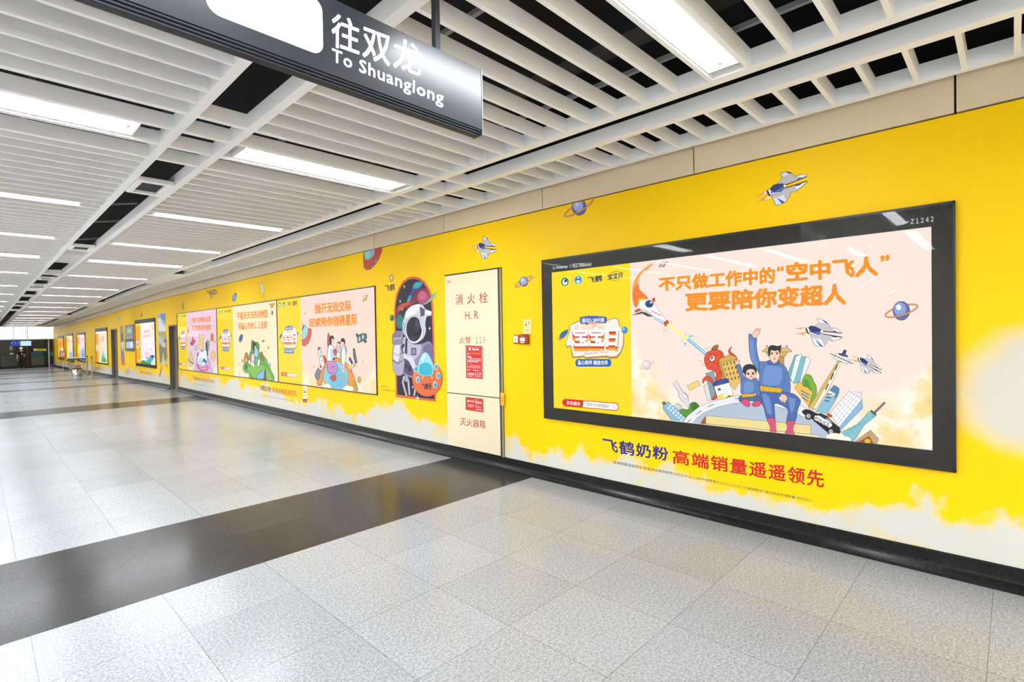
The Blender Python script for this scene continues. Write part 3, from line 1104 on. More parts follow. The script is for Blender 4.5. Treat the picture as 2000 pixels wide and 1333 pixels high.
# orange sea monster climbing a tower
a.soft = True
B1('e2512c', [(640, 860), (680, 800), (650, 700), (600, 655), (568, 665), (550, 690), (550, 645), (592, 612), (645, 640), (668, 700), (700, 780), (690, 850)])
B1('e2512c', [(815, 345), (852, 305), (835, 355), (885, 395), (908, 432), (890, 445), (845, 400), (822, 375)])
B1('e2512c', [(600, 540), (570, 480), (566, 425), (590, 372), (640, 345), (700, 338), (752, 362), (768, 405), (745, 440), (712, 470), (722, 520), (748, 600), (748, 645), (700, 660), (682, 640), (690, 590), (650, 552)])
B1('b5652c', [(638, 342), (665, 298), (712, 290), (695, 342), (668, 335)])
for x, y, r in ((600, 490, 8), (640, 520, 7), (705, 500, 9), (690, 395, 7), (730, 390, 9), (600, 430, 7), (725, 575, 8), (705, 610, 6)):
    a.ell('b8341c', x, y, r, r, n=9)
a.ell('fdfdfd', 648, 428, 24, 32, 15, LINE, 0.6)
a.ell('6a7076', 645, 422, 13, 20, 15)
a.line('7a1c10', 0.9, [(620, 380), (660, 400), (690, 395)])
a.line('7a1c10', 0.8, [(618, 475), (640, 462), (672, 470)])
for pts in (((510, 455), (545, 450), (530, 470), (560, 480), (535, 490), (565, 505), (540, 510)), ((570, 325), (605, 335), (620, 298), (630, 330), (660, 310))):
    a.line('8a3a22', 0.6, pts)
a.soft = False
B1('c9973c', [(712, 470), (735, 466), (790, 640), (765, 640)])
B1('e7c06a', [(735, 466), (895, 436), (948, 650), (880, 760), (790, 640)])
B1('d8aa4e', [(712, 458), (730, 430), (830, 390), (880, 405), (902, 420), (895, 442), (722, 476)])
for i in range(4):
    for j in range(4):
        x, y = 760+j*36+i*16, 492+i*52-j*8
        a.poly('6a4a1c', [(x, y-12), (x+12, y-14), (x+16, y+14), (x+4, y+16)])
# milk tin
B1('f6f6f2', [(664, 715), (822, 672), (888, 860), (872, 896), (752, 914), (718, 890)])
a.poly('f2cf1e', [(702, 815), (790, 835), (872, 800), (887, 862), (870, 895), (752, 912), (720, 890)])
a.poly('f8e468', [(702, 815), (750, 800), (800, 850), (780, 905), (752, 912), (720, 888)])
B1('2a4f9c', [(655, 692), (675, 668), (790, 636), (815, 650), (824, 680), (664, 722)])
a.ell('2a4f9c', 722, 752, 16, 13, -15)
a.line('b08a3c', 0.6, [(745, 762), (790, 750)])
a.line('9a9a9a', 0.5, [(735, 800), (810, 780)])
a.line('c9b04a', 0.5, [(742, 812), (805, 797)])
a.poly('6fae2e', [(795, 835), (815, 812), (830, 808), (840, 825), (846, 850), (825, 858), (805, 855)])
# road arc and grey ground
a.view(0, 0, 1)
ground = [(1340, 840), (1349, 832), (1362, 817), (1375, 807), (1401, 796), (1435, 788), (1473, 787), (1512, 793), (1535, 799), (1593, 825), (1630, 848), (1644, 870)]
a.poly('b9c6d8', ground)
a.poly('eceff3', [(1322, 840), (1332, 827), (1345, 811), (1367, 794), (1397, 783), (1439, 773), (1486, 773), (1530, 780), (1558, 790), (1600, 807), (1644, 843), (1672, 872), (1646, 872), (1630, 847), (1593, 825), (1535, 799), (1512, 793), (1473, 787), (1435, 788), (1401, 796), (1375, 807), (1362, 817), (1349, 832), (1342, 840)], LINE, 0.6)
C()
for p in (((485, 1010), (535, 975)), ((600, 935), (665, 905)), ((380, 1100), (425, 1065)), ((885, 850), (930, 843))):
    a.line('4a4a4a', 1.3, p)
a.view(0, 0, 1)
B1('f1dd97', [(1379, 812), (1584, 831), (1584, 851), (1379, 828)])
B1('a8622f', [(1367, 829), (1379, 812), (1379, 828)])
B1('f6e9b6', [(1367, 829), (1379, 828), (1584, 849), (1599.5, 851), (1599.5, 862), (1367, 836)])
# sky pavilion behind the man
C()
B1('c99a50', [(1340, 405), (1396, 405), (1396, 520), (1340, 520)])
for i in range(5):
    a.line('7a5a2a', 0.5, [(1340, 415+i*20), (1396, 412+i*20)])
B1('d9ad68', [(1200, 362), (1442, 362), (1402, 412), (1240, 412)])
B1('e2b877', [(1170, 352), (1215, 316), (1428, 316), (1477, 352), (1477, 361), (1170, 361)])
for x in (1218, 1425):
    a.ell('9a4a2c', x, 300, 9, 9, n=10)
    a.line('9a4a2c', 0.8, [(x, 305), (x, 318)])
# right hand city
D()
B1('6fb5c4', [(160, 490), (228, 318), (250, 315), (262, 330), (205, 545)])
B1('f4f9fa', [(190, 510), (238, 325), (262, 322), (265, 305), (285, 312), (282, 330), (215, 555)])
B1('7cc0cc', [(215, 560), (282, 325), (330, 335), (272, 545)])
B1('fdfdfd', [(272, 540), (318, 340), (340, 330), (338, 348), (360, 350), (355, 375), (300, 520)])
for i in range(8):
    a.line('8ab4bd', 0.4, [(245-i*6, 360+i*20), (262-i*6, 364+i*20)])
    a.line('8ab4bd', 0.4, [(330-i*6, 365+i*20), (350-i*6, 370+i*20)])
a.soft = True
B1('7cb23a', [(290, 555), (300, 500), (325, 480), (355, 485), (375, 510), (388, 545), (405, 575), (410, 620), (395, 690), (350, 760), (320, 690)])
a.poly('5d9a2c', [(300, 545), (318, 520), (345, 545), (362, 600), (370, 660), (350, 720), (320, 660)])
a.soft = False
B1('efc055', [(225, 590), (262, 542), (290, 560), (300, 580), (330, 585), (378, 630), (342, 750), (300, 690)])
for i in range(3):
    a.line('2f7f9c', 2.2, [(275+i*8, 612+i*30), (352-i*6, 655+i*25)])
B1('e0b56a', [(342, 760), (588, 368), (618, 375), (515, 600), (400, 775)])
B1('fbf2d8', [(380, 765), (598, 380), (618, 376), (515, 600), (402, 775)])
for p in (((485, 610), (508, 558)), ((528, 525), (552, 470)), ((565, 445), (585, 400))):
    a.line('3a3a3a', 2.4, p)
B1('e7e7ea', [(546, 345), (572, 302), (692, 358), (668, 395)])
a.line('2c2f3a', 1.4, [(525, 306), (716, 391)])
B1('3c4a7c', [(596, 300), (668, 320), (674, 336), (600, 316)])
B1('3c4a7c', [(618, 312), (640, 272), (662, 280), (650, 318)])
B1('8cc0d4', [(405, 790), (500, 640), (572, 650), (590, 660), (500, 812)])
B1('fdfdfd', [(500, 640), (520, 612), (555, 640), (572, 655), (520, 665)])
B1('4f86b8', [(520, 612), (556, 570), (600, 596), (596, 640), (560, 690), (570, 640)])
for i in range(3):
    a.line('3a4a58', 2.0, [(478+i*12, 700-i*28), (518+i*12, 705-i*28)])
B1('e7e2f2', [(680, 620), (790, 632), (792, 692)])
B1('8db9de', [(600, 920), (790, 690), (797, 762), (612, 950)])
B1('fdfdfd', [(525, 800), (682, 622), (790, 690), (602, 920), (560, 870)])
for i in range(1, 7):
    t = i/7
    a.line('6a6a72', 0.5, [(682-157*t, 622+178*t), (790-188*t, 690+230*t)])
for i in range(1, 5):
    t = i/5
    a.line('6a6a72', 0.5, [(682+108*t, 622+68*t), (525+77*t, 800+120*t)])
B1('86c6d2', [(620, 965), (750, 900), (810, 840), (852, 788), (908, 828), (805, 910), (735, 1025), (690, 1055)])
for i in range(7):
    a.line('3f8a9a', 0.4, [(640+i*38, 950-i*22-(i*3)), (720+i*28, 1035-i*32)])
    a.line('3f8a9a', 0.4, [(650+i*36, 1000-i*28), (700+i*32, 925-i*15)])
B1('5c5c62', [(862, 788), (870, 778), (912, 815), (905, 828)])
B1('7c7c82', [(890, 795), (976, 712), (990, 720), (903, 808)])
B1('c9a078', [(735, 1040), (862, 948), (930, 1020), (908, 1090), (780, 1070)])
B1('8a5a3a', [(760, 1050), (850, 1000), (890, 1065), (880, 1090), (770, 1075)])
a.ell('f0b429', 838, 1040, 28, 22, 0, LINE, 0.5)
# police car on the road
B1('1e1c20', [(285, 792), (312, 772), (350, 778), (420, 812), (450, 808), (500, 832), (545, 880), (600, 925), (612, 965), (598, 982), (560, 975), (500, 965), (380, 862), (300, 812)])
B1('fbfbfb', [(395, 825), (440, 825), (525, 885), (545, 905), (520, 930), (490, 915), (388, 858)])
a.poly('2c3138', [(425, 822), (455, 816), (490, 838), (482, 858)])
a.poly('9fb4c4', [(492, 842), (520, 858), (545, 895), (488, 862)])
for x, y in ((342, 830), (530, 960)):
    a.ell('1e1c20', x, y, 29, 31)
    a.ell('c9c9cc', x, y, 18, 19, line='5a5a5a', w=0.6)
    a.ell('5a5a5a', x, y, 6, 6, n=10)
B1('d8402c', [(500, 815), (512, 808), (540, 826), (532, 842), (498, 826)])
a.text('2a2a2a', 'POLICE', [(405, 833), (520, 893), (508, 922), (392, 856)], 0.02)
a.ell('fdf6e4', 560, 1010, 70, 38)
a.ell('fdf6e4', 640, 1030, 60, 30)
jet(a, (226, 142), (624, 122), (398, 236), 0.55)
jet(a, (688, 350), (958, 436), (790, 452), 0.5)
# father and child in plain blue suits with pink boots
C()
a.soft = True
B1(SKINC, [(1055, 205), (1068, 175), (1088, 140), (1112, 118), (1128, 124), (1154, 122), (1148, 135), (1140, 168), (1118, 195), (1105, 222)], '8a5a4a')
for i in range(3):
    a.line('8a5a4a', 0.4, [(1100+i*12, 150-i*4), (1124+i*10, 124)])
B1('5c80bc', [(1030, 182), (1052, 178), (1078, 212), (1112, 222), (1110, 300), (1125, 400), (1145, 470), (1165, 560), (1150, 600), (1085, 500), (1050, 430), (1034, 330)])
a.poly('6f93cc', [(1040, 250), (1075, 240), (1090, 400), (1130, 520), (1060, 430)])
B1('5c80bc', [(1140, 470), (1205, 462), (1245, 452), (1290, 485), (1332, 468), (1410, 515), (1440, 590), (1462, 690), (1458, 780), (1420, 820), (1372, 800), (1362, 735), (1150, 715), (1142, 600)])
a.poly('7396d0', [(1200, 520), (1260, 500), (1330, 510), (1380, 560), (1350, 700), (1180, 690)])
B1('4f70ac', [(1238, 448), (1336, 448), (1345, 485), (1290, 500), (1232, 485)])
a.line('3d5a92', 0.7, [(1385, 560), (1405, 640), (1395, 720)])
B1('4f70ac', [(1150, 770), (1370, 780), (1490, 795), (1560, 850), (1568, 890), (1540, 965), (1512, 1085), (1424, 1085), (1436, 960), (1300, 900), (1302, 1060), (1220, 1062), (1190, 950), (1150, 860)])
a.poly('6f93cc', [(1170, 800), (1240, 830), (1270, 1000), (1230, 1000), (1200, 920)])
a.poly('6f93cc', [(1440, 830), (1520, 850), (1500, 960), (1470, 1010)])
a.line('3d5a92', 0.7, [(1290, 800), (1300, 900)])
B1('e7b52c', [(1145, 712), (1365, 742), (1368, 788), (1140, 770)])
for x in (1180, 1240, 1310):
    a.line('9a6a1c', 0.6, [(x, 722+(x-1145)*0.12), (x+4, 770+(x-1145)*0.06)])
B1('dd5680', [(1220, 1058), (1302, 1056), (1308, 1130), (1314, 1216), (1256, 1212), (1252, 1140)])
B1('dd5680', [(1420, 1082), (1512, 1085), (1490, 1150), (1496, 1200), (1515, 1235), (1408, 1224), (1432, 1150)])
B1(SKINC, [(1372, 800), (1420, 815), (1432, 850), (1412, 880), (1400, 898), (1385, 872), (1376, 892), (1362, 870), (1340, 838), (1362, 822)], '8a5a4a')
for i in range(3):
    a.line('8a5a4a', 0.4, [(1375+i*14, 850), (1368+i*15, 884-i*4)])
a.ell(SKINC, 1242, 400, 14, 26, line='8a5a4a', w=0.4)
a.poly(SKINC, [(1248, 330), (1345, 330), (1350, 400), (1335, 445), (1305, 478), (1285, 476), (1255, 445), (1242, 400)], '8a5a4a', 0.5)
a.poly('2e3438', [(1234, 400), (1230, 340), (1240, 305), (1275, 290), (1330, 300), (1372, 288), (1360, 322), (1368, 320), (1352, 385), (1338, 345), (1300, 352), (1262, 345), (1252, 402)])
a.line('2e3438', 0.9, [(1256, 366), (1282, 370)])
a.line('2e3438', 0.9, [(1308, 370), (1336, 362)])
a.ell('2a2a30', 1272, 380, 10, 8, n=12)
a.ell('2a2a30', 1324, 378, 10, 8, n=12)
a.line('c98a78', 0.6, [(1302, 385), (1306, 412), (1296, 414)])
a.poly('c8484a', [(1282, 430), (1298, 426), (1312, 432), (1298, 441)])
# child
B1(SKINC, [(890, 470), (905, 448), (915, 462), (922, 445), (938, 452), (932, 490), (915, 505), (893, 497)], '8a5a4a')
B1('5c80bc', [(900, 505), (938, 492), (965, 560), (1000, 620), (965, 665), (935, 600)])
B1('5c80bc', [(950, 660), (1010, 632), (1050, 655), (1105, 632), (1140, 700), (1152, 800), (1110, 825), (1095, 790), (960, 800), (948, 730)])
a.poly('7396d0', [(985, 690), (1040, 670), (1080, 700), (1070, 780), (980, 780)])
B1('4f70ac', [(925, 845), (960, 812), (1090, 812), (1165, 850), (1150, 892), (1062, 872), (990, 882), (940, 882)])
B1('e7b52c', [(955, 798), (1088, 795), (1088, 828), (958, 835)])
B1('dd5680', [(950, 872), (1010, 848), (1042, 898), (1036, 932), (985, 918)])
B1('dd5680', [(1065, 908), (1110, 865), (1160, 880), (1142, 920), (1092, 932)])
a.ell(SKINC, 985, 590, 14, 18, line='8a5a4a', w=0.4)
a.ell(SKINC, 1048, 582, 62, 62, line='8a5a4a', w=0.5)
a.poly('2e3438', [(968, 560), (972, 520), (1000, 495), (1045, 488), (1090, 505), (1112, 550), (1104, 590), (1085, 548), (1040, 540), (1008, 560), (1000, 605), (985, 590)])
a.ell('1c1c20', 1026, 586, 12, 15, n=14)
a.ell('1c1c20', 1076, 584, 12, 15, n=14)
a.ell('ffffff', 1030, 580, 4, 5, n=8)
a.ell('ffffff', 1080, 578, 4, 5, n=8)
a.poly('c8484a', [(1045, 612), (1058, 608), (1068, 613), (1056, 626)])
a.soft = False
a.build('poster_print', e)
# lettering on the black frame
fa = Art(XW-0.0306)
fa.view(1750, 350, 8)
fa.text('d8dade', 'ＬＪ－Ｚ１２４２', [(6, 655), (588, 583), (588, 665), (6, 728)], 0.018, 0.9)
fa.view(1000, 450, 8)
st = [(655+26*(1 if i % 2 == 0 else 0.42)*math.sin(math.pi*i/5), 590-30*(1 if i % 2 == 0 else 0.42)*math.cos(math.pi*i/5)) for i in range(10)]
fa.line('d8dade', 0.7, st, True)
fa.text('d8dade', 'Asiaray', [(690, 562), (873, 545), (870, 598), (690, 614)], 0.035)
fa.text('d8dade', '82788666', [(952, 522), (1243, 500), (1243, 560), (952, 584)], 0.018)
fa.text('b9bbbf', '招商', [(900, 533), (942, 530), (942, 552), (900, 555)], 0.0)
fa.text('b9bbbf', '热线', [(900, 560), (942, 557), (942, 580), (900, 583)], 0.0)
fa.build('frame_lettering', e)
glass(e, XW-0.0345, 0.295, 3.884, 0.73, 2.515)

# ---------------------------------------------------------------- three lightboxes in a row
def triple(label, y0, y1, strip_y, top, lo, hi, base=0.75, lift=0.5):
    g = mat_poster(top+'_ground', {'pink': 'fcdccb', 'cream': 'fdf0c6', 'lilac': 'f6cfe4', 'white': 'fbf3ee', 'peach': 'fbe6d0', 'pale': 'f3e3ea', 'amber': 'fba92c'}[top], y0, strip_y, base, lift, lo, hi)
    return lightbox(label, y0, y1, 0.722, 2.512, (y0+0.001, y1-0.001, 0.736, 2.496), strip_y, g, 0.02, 0.001)


e, xp = triple('pink lightbox with a couple and child on a blue globe, right of three', 7.50, 11.465, 10.31, 'pink', 'fff3dc', 'fbdf9a')
a = Art(xp, True, clip=[(586, 584), (733, 562), (737.5, 770), (587.5, 751)])
a.view(570, 560, 5.795)
a.poly('d8644a', [(110, 600), (125, 580), (190, 470), (222, 480), (220, 560), (190, 640), (150, 678), (118, 668)], LINE, 0.4)
a.poly('a9d5d6', [(112, 560), (120, 470), (150, 430), (185, 470), (180, 540), (150, 590), (118, 600)], LINE, 0.4)
a.poly('5a6a9c', [(110, 480), (125, 440), (150, 430), (135, 470), (115, 505)])
a.ell('d8644a', 118, 425, 8, 12, n=10)
planet(a, 830, 132, 22, 44, 9, -62, 'f2c45a', 'e0a63c', 'e2b04a', w=0.4)
for x, y in ((152, 305), (805, 850), (250, 905)):
    a.ell('e3c24a', x, y, 9, 14, n=10)
B1('5a646e', [(722, 540), (740, 532), (755, 548), (800, 530), (845, 535), (850, 580), (835, 600), (852, 620), (835, 642), (800, 615), (775, 632), (745, 640), (742, 585)])
a.ell('a9d0d6', 765, 595, 14, 30, 0, LINE, 0.4)
a.ell('c9d6da', 805, 570, 14, 26, 0, LINE, 0.4)
a.soft = True
B1('f39a3c', [(285, 1110), (300, 1020), (350, 930), (430, 840), (520, 810), (600, 850), (670, 940), (715, 1050), (745, 1190), (650, 1190), (620, 1000), (500, 860), (370, 960), (340, 1110)])
B1('7d8b94', [(262, 1000), (298, 922), (310, 940), (325, 950), (310, 1040), (285, 1060)])
a.ell('8fd0e6', 497, 1025, 142, 175, 0, LINE, 0.5)
a.ell('7ac3dd', 520, 1050, 105, 130)
for x, y in ((376, 1078), (563, 1032)):
    a.ell('e7a53a', x, y, 13, 20, n=8)
B1('d8564a', [(440, 1020), (490, 1005), (500, 1040), (480, 1075), (445, 1050)])
a.line('5a3a2a', 0.8, [(435, 985), (470, 1010), (505, 990)])
a.ell('fdfdf6', 400, 1135, 40, 32)
a.ell('fdf6e4', 640, 1160, 60, 34)
B1('f4f0ea', [(297, 700), (318, 690), (345, 760), (372, 880), (350, 910), (330, 915), (305, 790)])
B1('d8402c', [(297, 715), (300, 682), (325, 698), (312, 720)])
B1('d8402c', [(355, 800), (372, 775), (398, 850), (372, 890)])
B1('d8402c', [(318, 880), (335, 900), (332, 922), (318, 915)])
for y, r in ((745, 10), (788, 17), (838, 10)):
    a.ell('8fc6e0', 322+(y-745)*0.2, y, r*0.75, r, 0, LINE, 0.4)
B1('d05a44', [(408, 680), (404, 580), (415, 525), (432, 580), (436, 680)])
B1('f0e3d0', [(390, 620), (402, 610), (404, 800), (390, 800)], LINE, 0.3)
B1('e9f0fa', [(398, 850), (402, 760), (415, 680), (440, 645), (470, 690), (490, 760), (480, 830), (420, 855)])
a.poly('b7cdea', [(440, 700), (470, 720), (478, 800), (440, 810)])
B1('c890c8', [(405, 850), (470, 845), (515, 890), (512, 960), (490, 980), (412, 975), (402, 900)])
a.poly('b073b4', [(440, 900), (500, 890), (470, 930)])
a.ell(SKINC, 458, 610, 22, 36, 0, '8a5a4a', 0.4)
a.poly('26252a', [(428, 650), (424, 590), (436, 560), (462, 555), (480, 580), (478, 600), (455, 590), (448, 650), (436, 668)])
B1('f5f7fb', [(560, 760), (575, 700), (600, 680), (618, 720), (610, 800), (600, 880), (565, 880)])
B1('9ab4d8', [(600, 690), (615, 660), (622, 730), (612, 800)])
a.ell(SKINC, 572, 640, 22, 34, 0, '8a5a4a', 0.4)
a.poly('26252a', [(556, 625), (560, 592), (580, 583), (603, 605), (602, 650), (590, 670), (588, 630)])
B1(SKINC, [(575, 880), (600, 880), (590, 940), (602, 965), (572, 975), (565, 950), (580, 930)], '8a5a4a', 0.4)
B1('e9e4e0', [(498, 690), (520, 660), (548, 670), (562, 720), (550, 800), (512, 810), (500, 760)])
for i in range(5):
    a.line('50525c', 0.9, [(505, 690+i*18), (556, 682+i*18)])
a.ell(SKINC, 530, 655, 20, 26, 0, '8a5a4a', 0.4)
a.poly('4c5866', [(514, 640), (530, 620), (552, 632), (548, 655), (530, 645)])
B1('d8484a', [(470, 720), (500, 700), (512, 740), (482, 790)])
B1('fbe8c4', [(505, 800), (512, 740), (548, 750), (545, 815)])
B1('26252a', [(452, 830), (470, 810), (505, 806), (480, 825)])
a.soft = False
B1('3f4a5c', [(645, 815), (660, 798), (692, 860), (680, 885)])
B1('f4f2e8', [(632, 900), (650, 830), (682, 890), (650, 945)])
a.poly('d9d23c', [(640, 890), (655, 870), (668, 900), (650, 940)])
B1('3c4048', [(692, 706), (712, 700), (740, 860), (720, 870), (700, 800)])
for p in (((718, 865), (695, 915)), ((725, 870), (735, 900)), ((700, 870), (715, 915)), ((690, 910), (668, 970))):
    a.line('3c4048', 0.9, p)
a.line('c9c9c9', 0.8, [(700, 725), (728, 840)])
a.ell('e0a64a', 764, 1055, 20, 36, 0, 'a8743a', 0.5)
B1('c9a050', [(690, 1060), (712, 1040), (748, 1190), (700, 1190)], None)
a.text(ORG, '抛开无效交际', [(258, 192), (668, 150), (668, 278), (262, 312)], 0.042)
a.text(ORG, '回家陪你驰骋星际', [(197, 368), (738, 298), (740, 440), (200, 460)], 0.042)
a.view(330, 570, 7.69)
a.clip = None
logo_row(a, [(1645, 152), (1925, 125), (1925, 220), (1645, 240)], False)
emblem(a, [(1655, 520), (1950, 500), (1950, 945), (1655, 925)], 0.35, False)
shop_bar(a, [(1690, 1216), (1930, 1240), (1930, 1282), (1690, 1264)])
a.build('poster_print', e)
glass(e, XW-0.0245, 7.515, 11.445, 0.74, 2.495)

e, xp = triple('cream lightbox with a family on a green island, middle of the row of three', 11.466, 15.495, 14.25, 'cream', 'fff8e2', 'f6e3b4', 0.7, 0.4)
a = Art(xp, True, clip=[(455, 604), (541.5, 591), (544, 746), (456, 735)])
a.view(330, 570, 7.69)
B1('e3b23c', [(1512, 175), (1520, 150), (1550, 135), (1580, 150), (1582, 190), (1558, 240), (1540, 240), (1518, 205)])
a.line('7a6a4a', 0.5, [(1538, 240), (1548, 292)])
a.rect('4a4a50', 1540, 292, 1562, 350)
B1('3f6fae', [(1050, 740), (1058, 690), (1080, 640), (1112, 655), (1100, 720), (1080, 755)])
a.poly('f0a03a', [(1060, 755), (1080, 752), (1070, 780)])
a.poly('3a4650', [(1385, 735), (1412, 740), (1415, 708), (1428, 740), (1445, 745), (1410, 760)])
B1('d86a4a', [(1482, 840), (1492, 815), (1502, 840), (1494, 880)], LINE, 0.3)
a.soft = True
B1('6fae4a', [(1110, 1160), (1130, 1080), (1190, 1000), (1210, 930), (1230, 880), (1238, 760), (1252, 725), (1272, 740), (1290, 760), (1330, 755), (1352, 790), (1362, 850), (1350, 900), (1420, 960), (1470, 1020), (1490, 1110), (1530, 1170), (1575, 1340), (1240, 1320), (1200, 1230), (1150, 1220)], LINE, 0.4)
a.poly('4f8a3a', [(1240, 860), (1240, 760), (1255, 728), (1270, 760), (1262, 860)])
a.poly('5c9a44', [(1310, 860), (1322, 765), (1350, 790), (1350, 880)])
a.poly('8cc65a', [(1180, 1150), (1280, 1100), (1420, 1120), (1500, 1200), (1540, 1330), (1300, 1310), (1230, 1230)])
B1('7ac3e2', [(1310, 1290), (1370, 1210), (1440, 1170), (1450, 1230), (1420, 1310), (1350, 1320)])
B1('3f7a3a', [(1140, 1150), (1150, 1090), (1172, 1110), (1170, 1170)])
B1('e2743a', [(1135, 1040), (1145, 940), (1165, 915), (1185, 950), (1188, 1060)])
a.poly('fdf2e4', [(1150, 1050), (1160, 990), (1172, 1050)])
B1('c2703a', [(1380, 990), (1378, 920), (1395, 905), (1415, 960), (1425, 1030), (1400, 1040)])
B1('e8b45a', [(1095, 1060), (1105, 1010), (1125, 1040), (1120, 1070)])
B1('f3e4ea', [(1235, 1000), (1245, 930), (1268, 910), (1285, 1000), (1270, 1070), (1240, 1070)])
a.poly('e7a0bc', [(1240, 1070), (1250, 1040), (1285, 1050), (1280, 1085)])
B1('a9d5e4', [(1280, 960), (1285, 870), (1305, 840), (1335, 870), (1345, 950), (1320, 990)])
a.ell(SKINC, 1290, 825, 20, 30, 0, '8a5a4a', 0.35)
a.poly('26252a', [(1265, 870), (1262, 790), (1280, 745), (1300, 770), (1315, 830), (1298, 810), (1282, 850), (1276, 900)])
a.ell(SKINC, 1255, 930, 13, 20, 0, '8a5a4a', 0.3)
a.poly('4a3a2c', [(1240, 930), (1245, 905), (1268, 908), (1266, 925)])
for x, y in ((1240, 1080), (1265, 1100), (1340, 1090), (1205, 1060), (1350, 1050)):
    B1('fbfaf6', [(x-12, y+20), (x-10, y-22), (x+8, y-30), (x+16, y-10), (x+14, y+24)], LINE, 0.3)
B1('8fc0d4', [(1300, 1020), (1320, 1000), (1330, 1050), (1305, 1060)], LINE, 0.3)
B1('7a4a3a', [(1428, 1330), (1432, 1220), (1448, 1160), (1460, 1230), (1460, 1335)], LINE, 0.3)
B1('9cc6cc', [(1488, 1110), (1500, 1060), (1528, 1090), (1532, 1150)], LINE, 0.3)
B1('c9d6c4', [(1055, 1110), (1060, 1070), (1072, 1100)], LINE, 0.3)
a.soft = False
a.text(ORG, '不能天天去的动物园', [(1015, 312), (1478, 265), (1480, 390), (1020, 425)], 0.042)
a.text(ORG, '用童心为你１:１还原', [(1038, 470), (1470, 437), (1472, 555), (1042, 575)], 0.035)
a.clip = None
logo_row(a, [(745, 285), (925, 262), (925, 318), (745, 335)], False)
emblem(a, [(755, 570), (945, 560), (945, 905), (755, 895)], 0.3, False)
shop_bar(a, [(782, 1130), (935, 1141), (935, 1174), (782, 1166)])
a.build('poster_print', e)
glass(e, XW-0.0245, 11.485, 15.475, 0.74, 2.495)

e, xp = triple('lilac pink lightbox with a cake and teacup scene, farthest of the row of three', 15.496, 19.42, 18.36, 'lilac', 'fdf3e4', 'f0e0b0', 0.72, 0.4)
a = Art(xp, True, clip=[(366, 613), (424.5, 604), (427.5, 731), (367.5, 723)])
a.view(330, 570, 7.69)
a.poly('d8484a', [(275, 640), (275, 520), (295, 540), (300, 600), (288, 640)])
a.soft = True
B1('d8607c', [(318, 780), (345, 730), (350, 672), (370, 720), (400, 730), (380, 780), (345, 815)], LINE, 0.4)
B1('d8823a', [(630, 740), (628, 660), (650, 622), (668, 670), (662, 740)], LINE, 0.3)
B1('f0c05a', [(672, 745), (685, 725), (695, 750), (684, 790)], LINE, 0.3)
B1('f6de8a', [(452, 850), (458, 680), (452, 645), (490, 655), (520, 640), (515, 690), (518, 850), (490, 870)], LINE, 0.4)
for y in (700, 750, 800):
    a.ell('d8a83a', 475, y, 7, 14, n=8)
    a.ell('d8a83a', 500, y+22, 6, 12, n=8)
B1('7ab4a8', [(560, 970), (562, 770), (580, 730), (605, 760), (602, 860), (585, 900)], LINE, 0.4)
a.poly('22352f', [(555, 860), (552, 770), (572, 760), (580, 880), (590, 940), (575, 975)])
B1('a9c6cc', [(395, 880), (400, 810), (420, 800), (425, 880)], LINE, 0.3)
B1('e6d4a0', [(300, 1110), (302, 1010), (322, 890), (345, 960), (372, 1060), (340, 1120)], LINE, 0.4)
a.line('5a3a2a', 1.4, [(285, 1010), (305, 1045), (372, 1085)])
B1('f0cf7c', [(640, 990), (632, 930), (665, 895), (700, 920), (690, 1000), (670, 1040)], LINE, 0.4)
B1('d9b6dc', [(385, 1180), (410, 1060), (440, 980), (590, 1000), (620, 1100), (640, 1230), (400, 1215)], LINE, 0.4)
B1('f4fafc', [(430, 1060), (445, 940), (500, 880), (560, 885), (572, 960), (560, 1070), (500, 1110)], LINE, 0.4)
a.poly('5c8fc0', [(480, 900), (490, 875), (530, 885), (500, 905)])
a.poly('3f7a9c', [(490, 1090), (520, 1000), (560, 1040), (552, 1080), (515, 1050)])
a.poly('bfe3ea', [(440, 1060), (470, 980), (500, 1030), (490, 1090)])
a.poly('2a2a32', [(425, 960), (430, 905), (442, 930), (438, 990)])
B1('d8609c', [(420, 1080), (450, 1120), (520, 1140), (580, 1110), (590, 1160), (550, 1195), (470, 1190), (430, 1140)], LINE, 0.4)
a.poly('e9a8cc', [(450, 1130), (520, 1150), (575, 1125), (560, 1170), (490, 1170)])
a.soft = False
a.text(ORG, '不能下次再陪你出游', [(335, 398), (622, 365), (625, 452), (340, 470)], 0.042)
a.text(ORG, '现在就是玩乐的星球', [(342, 508), (628, 492), (630, 580), (345, 590)], 0.042)
a.clip = None
logo_row(a, [(122, 362), (250, 345), (250, 388), (122, 395)], False)
emblem(a, [(148, 600), (270, 592), (270, 880), (148, 872)], 0.25, False)
shop_bar(a, [(155, 1070), (268, 1079), (268, 1108), (155, 1102)])
a.build('poster_print', e)
glass(e, XW-0.0245, 15.515, 19.405, 0.74, 2.495)

# ---------------------------------------------------------------- smaller lightboxes farther down
def far_box(label, px4, top, strip, art=None, deep=0.03, bars=(0.02, 0.03)):
    TL, TR, BR, BL = px4
    xx = XW-deep
    ya, yb = (on_x(*TR, xx).y+on_x(*BR, xx).y)/2, (on_x(*TL, xx).y+on_x(*BL, xx).y)/2
    zt_, zb_ = on_x(*TR, xx).z, on_x(*BR, xx).z
    g = mat_poster(top[0]+'_far_%d' % int(ya), top[1], ya, yb, top[2], 0.2, top[3], top[4])
    return lightbox(label, ya-0.02, yb+0.02, zb_-bars[1], zt_+bars[0], (ya, yb, zb_, zt_), yb-(yb-ya)*strip, g, deep, 0.01)


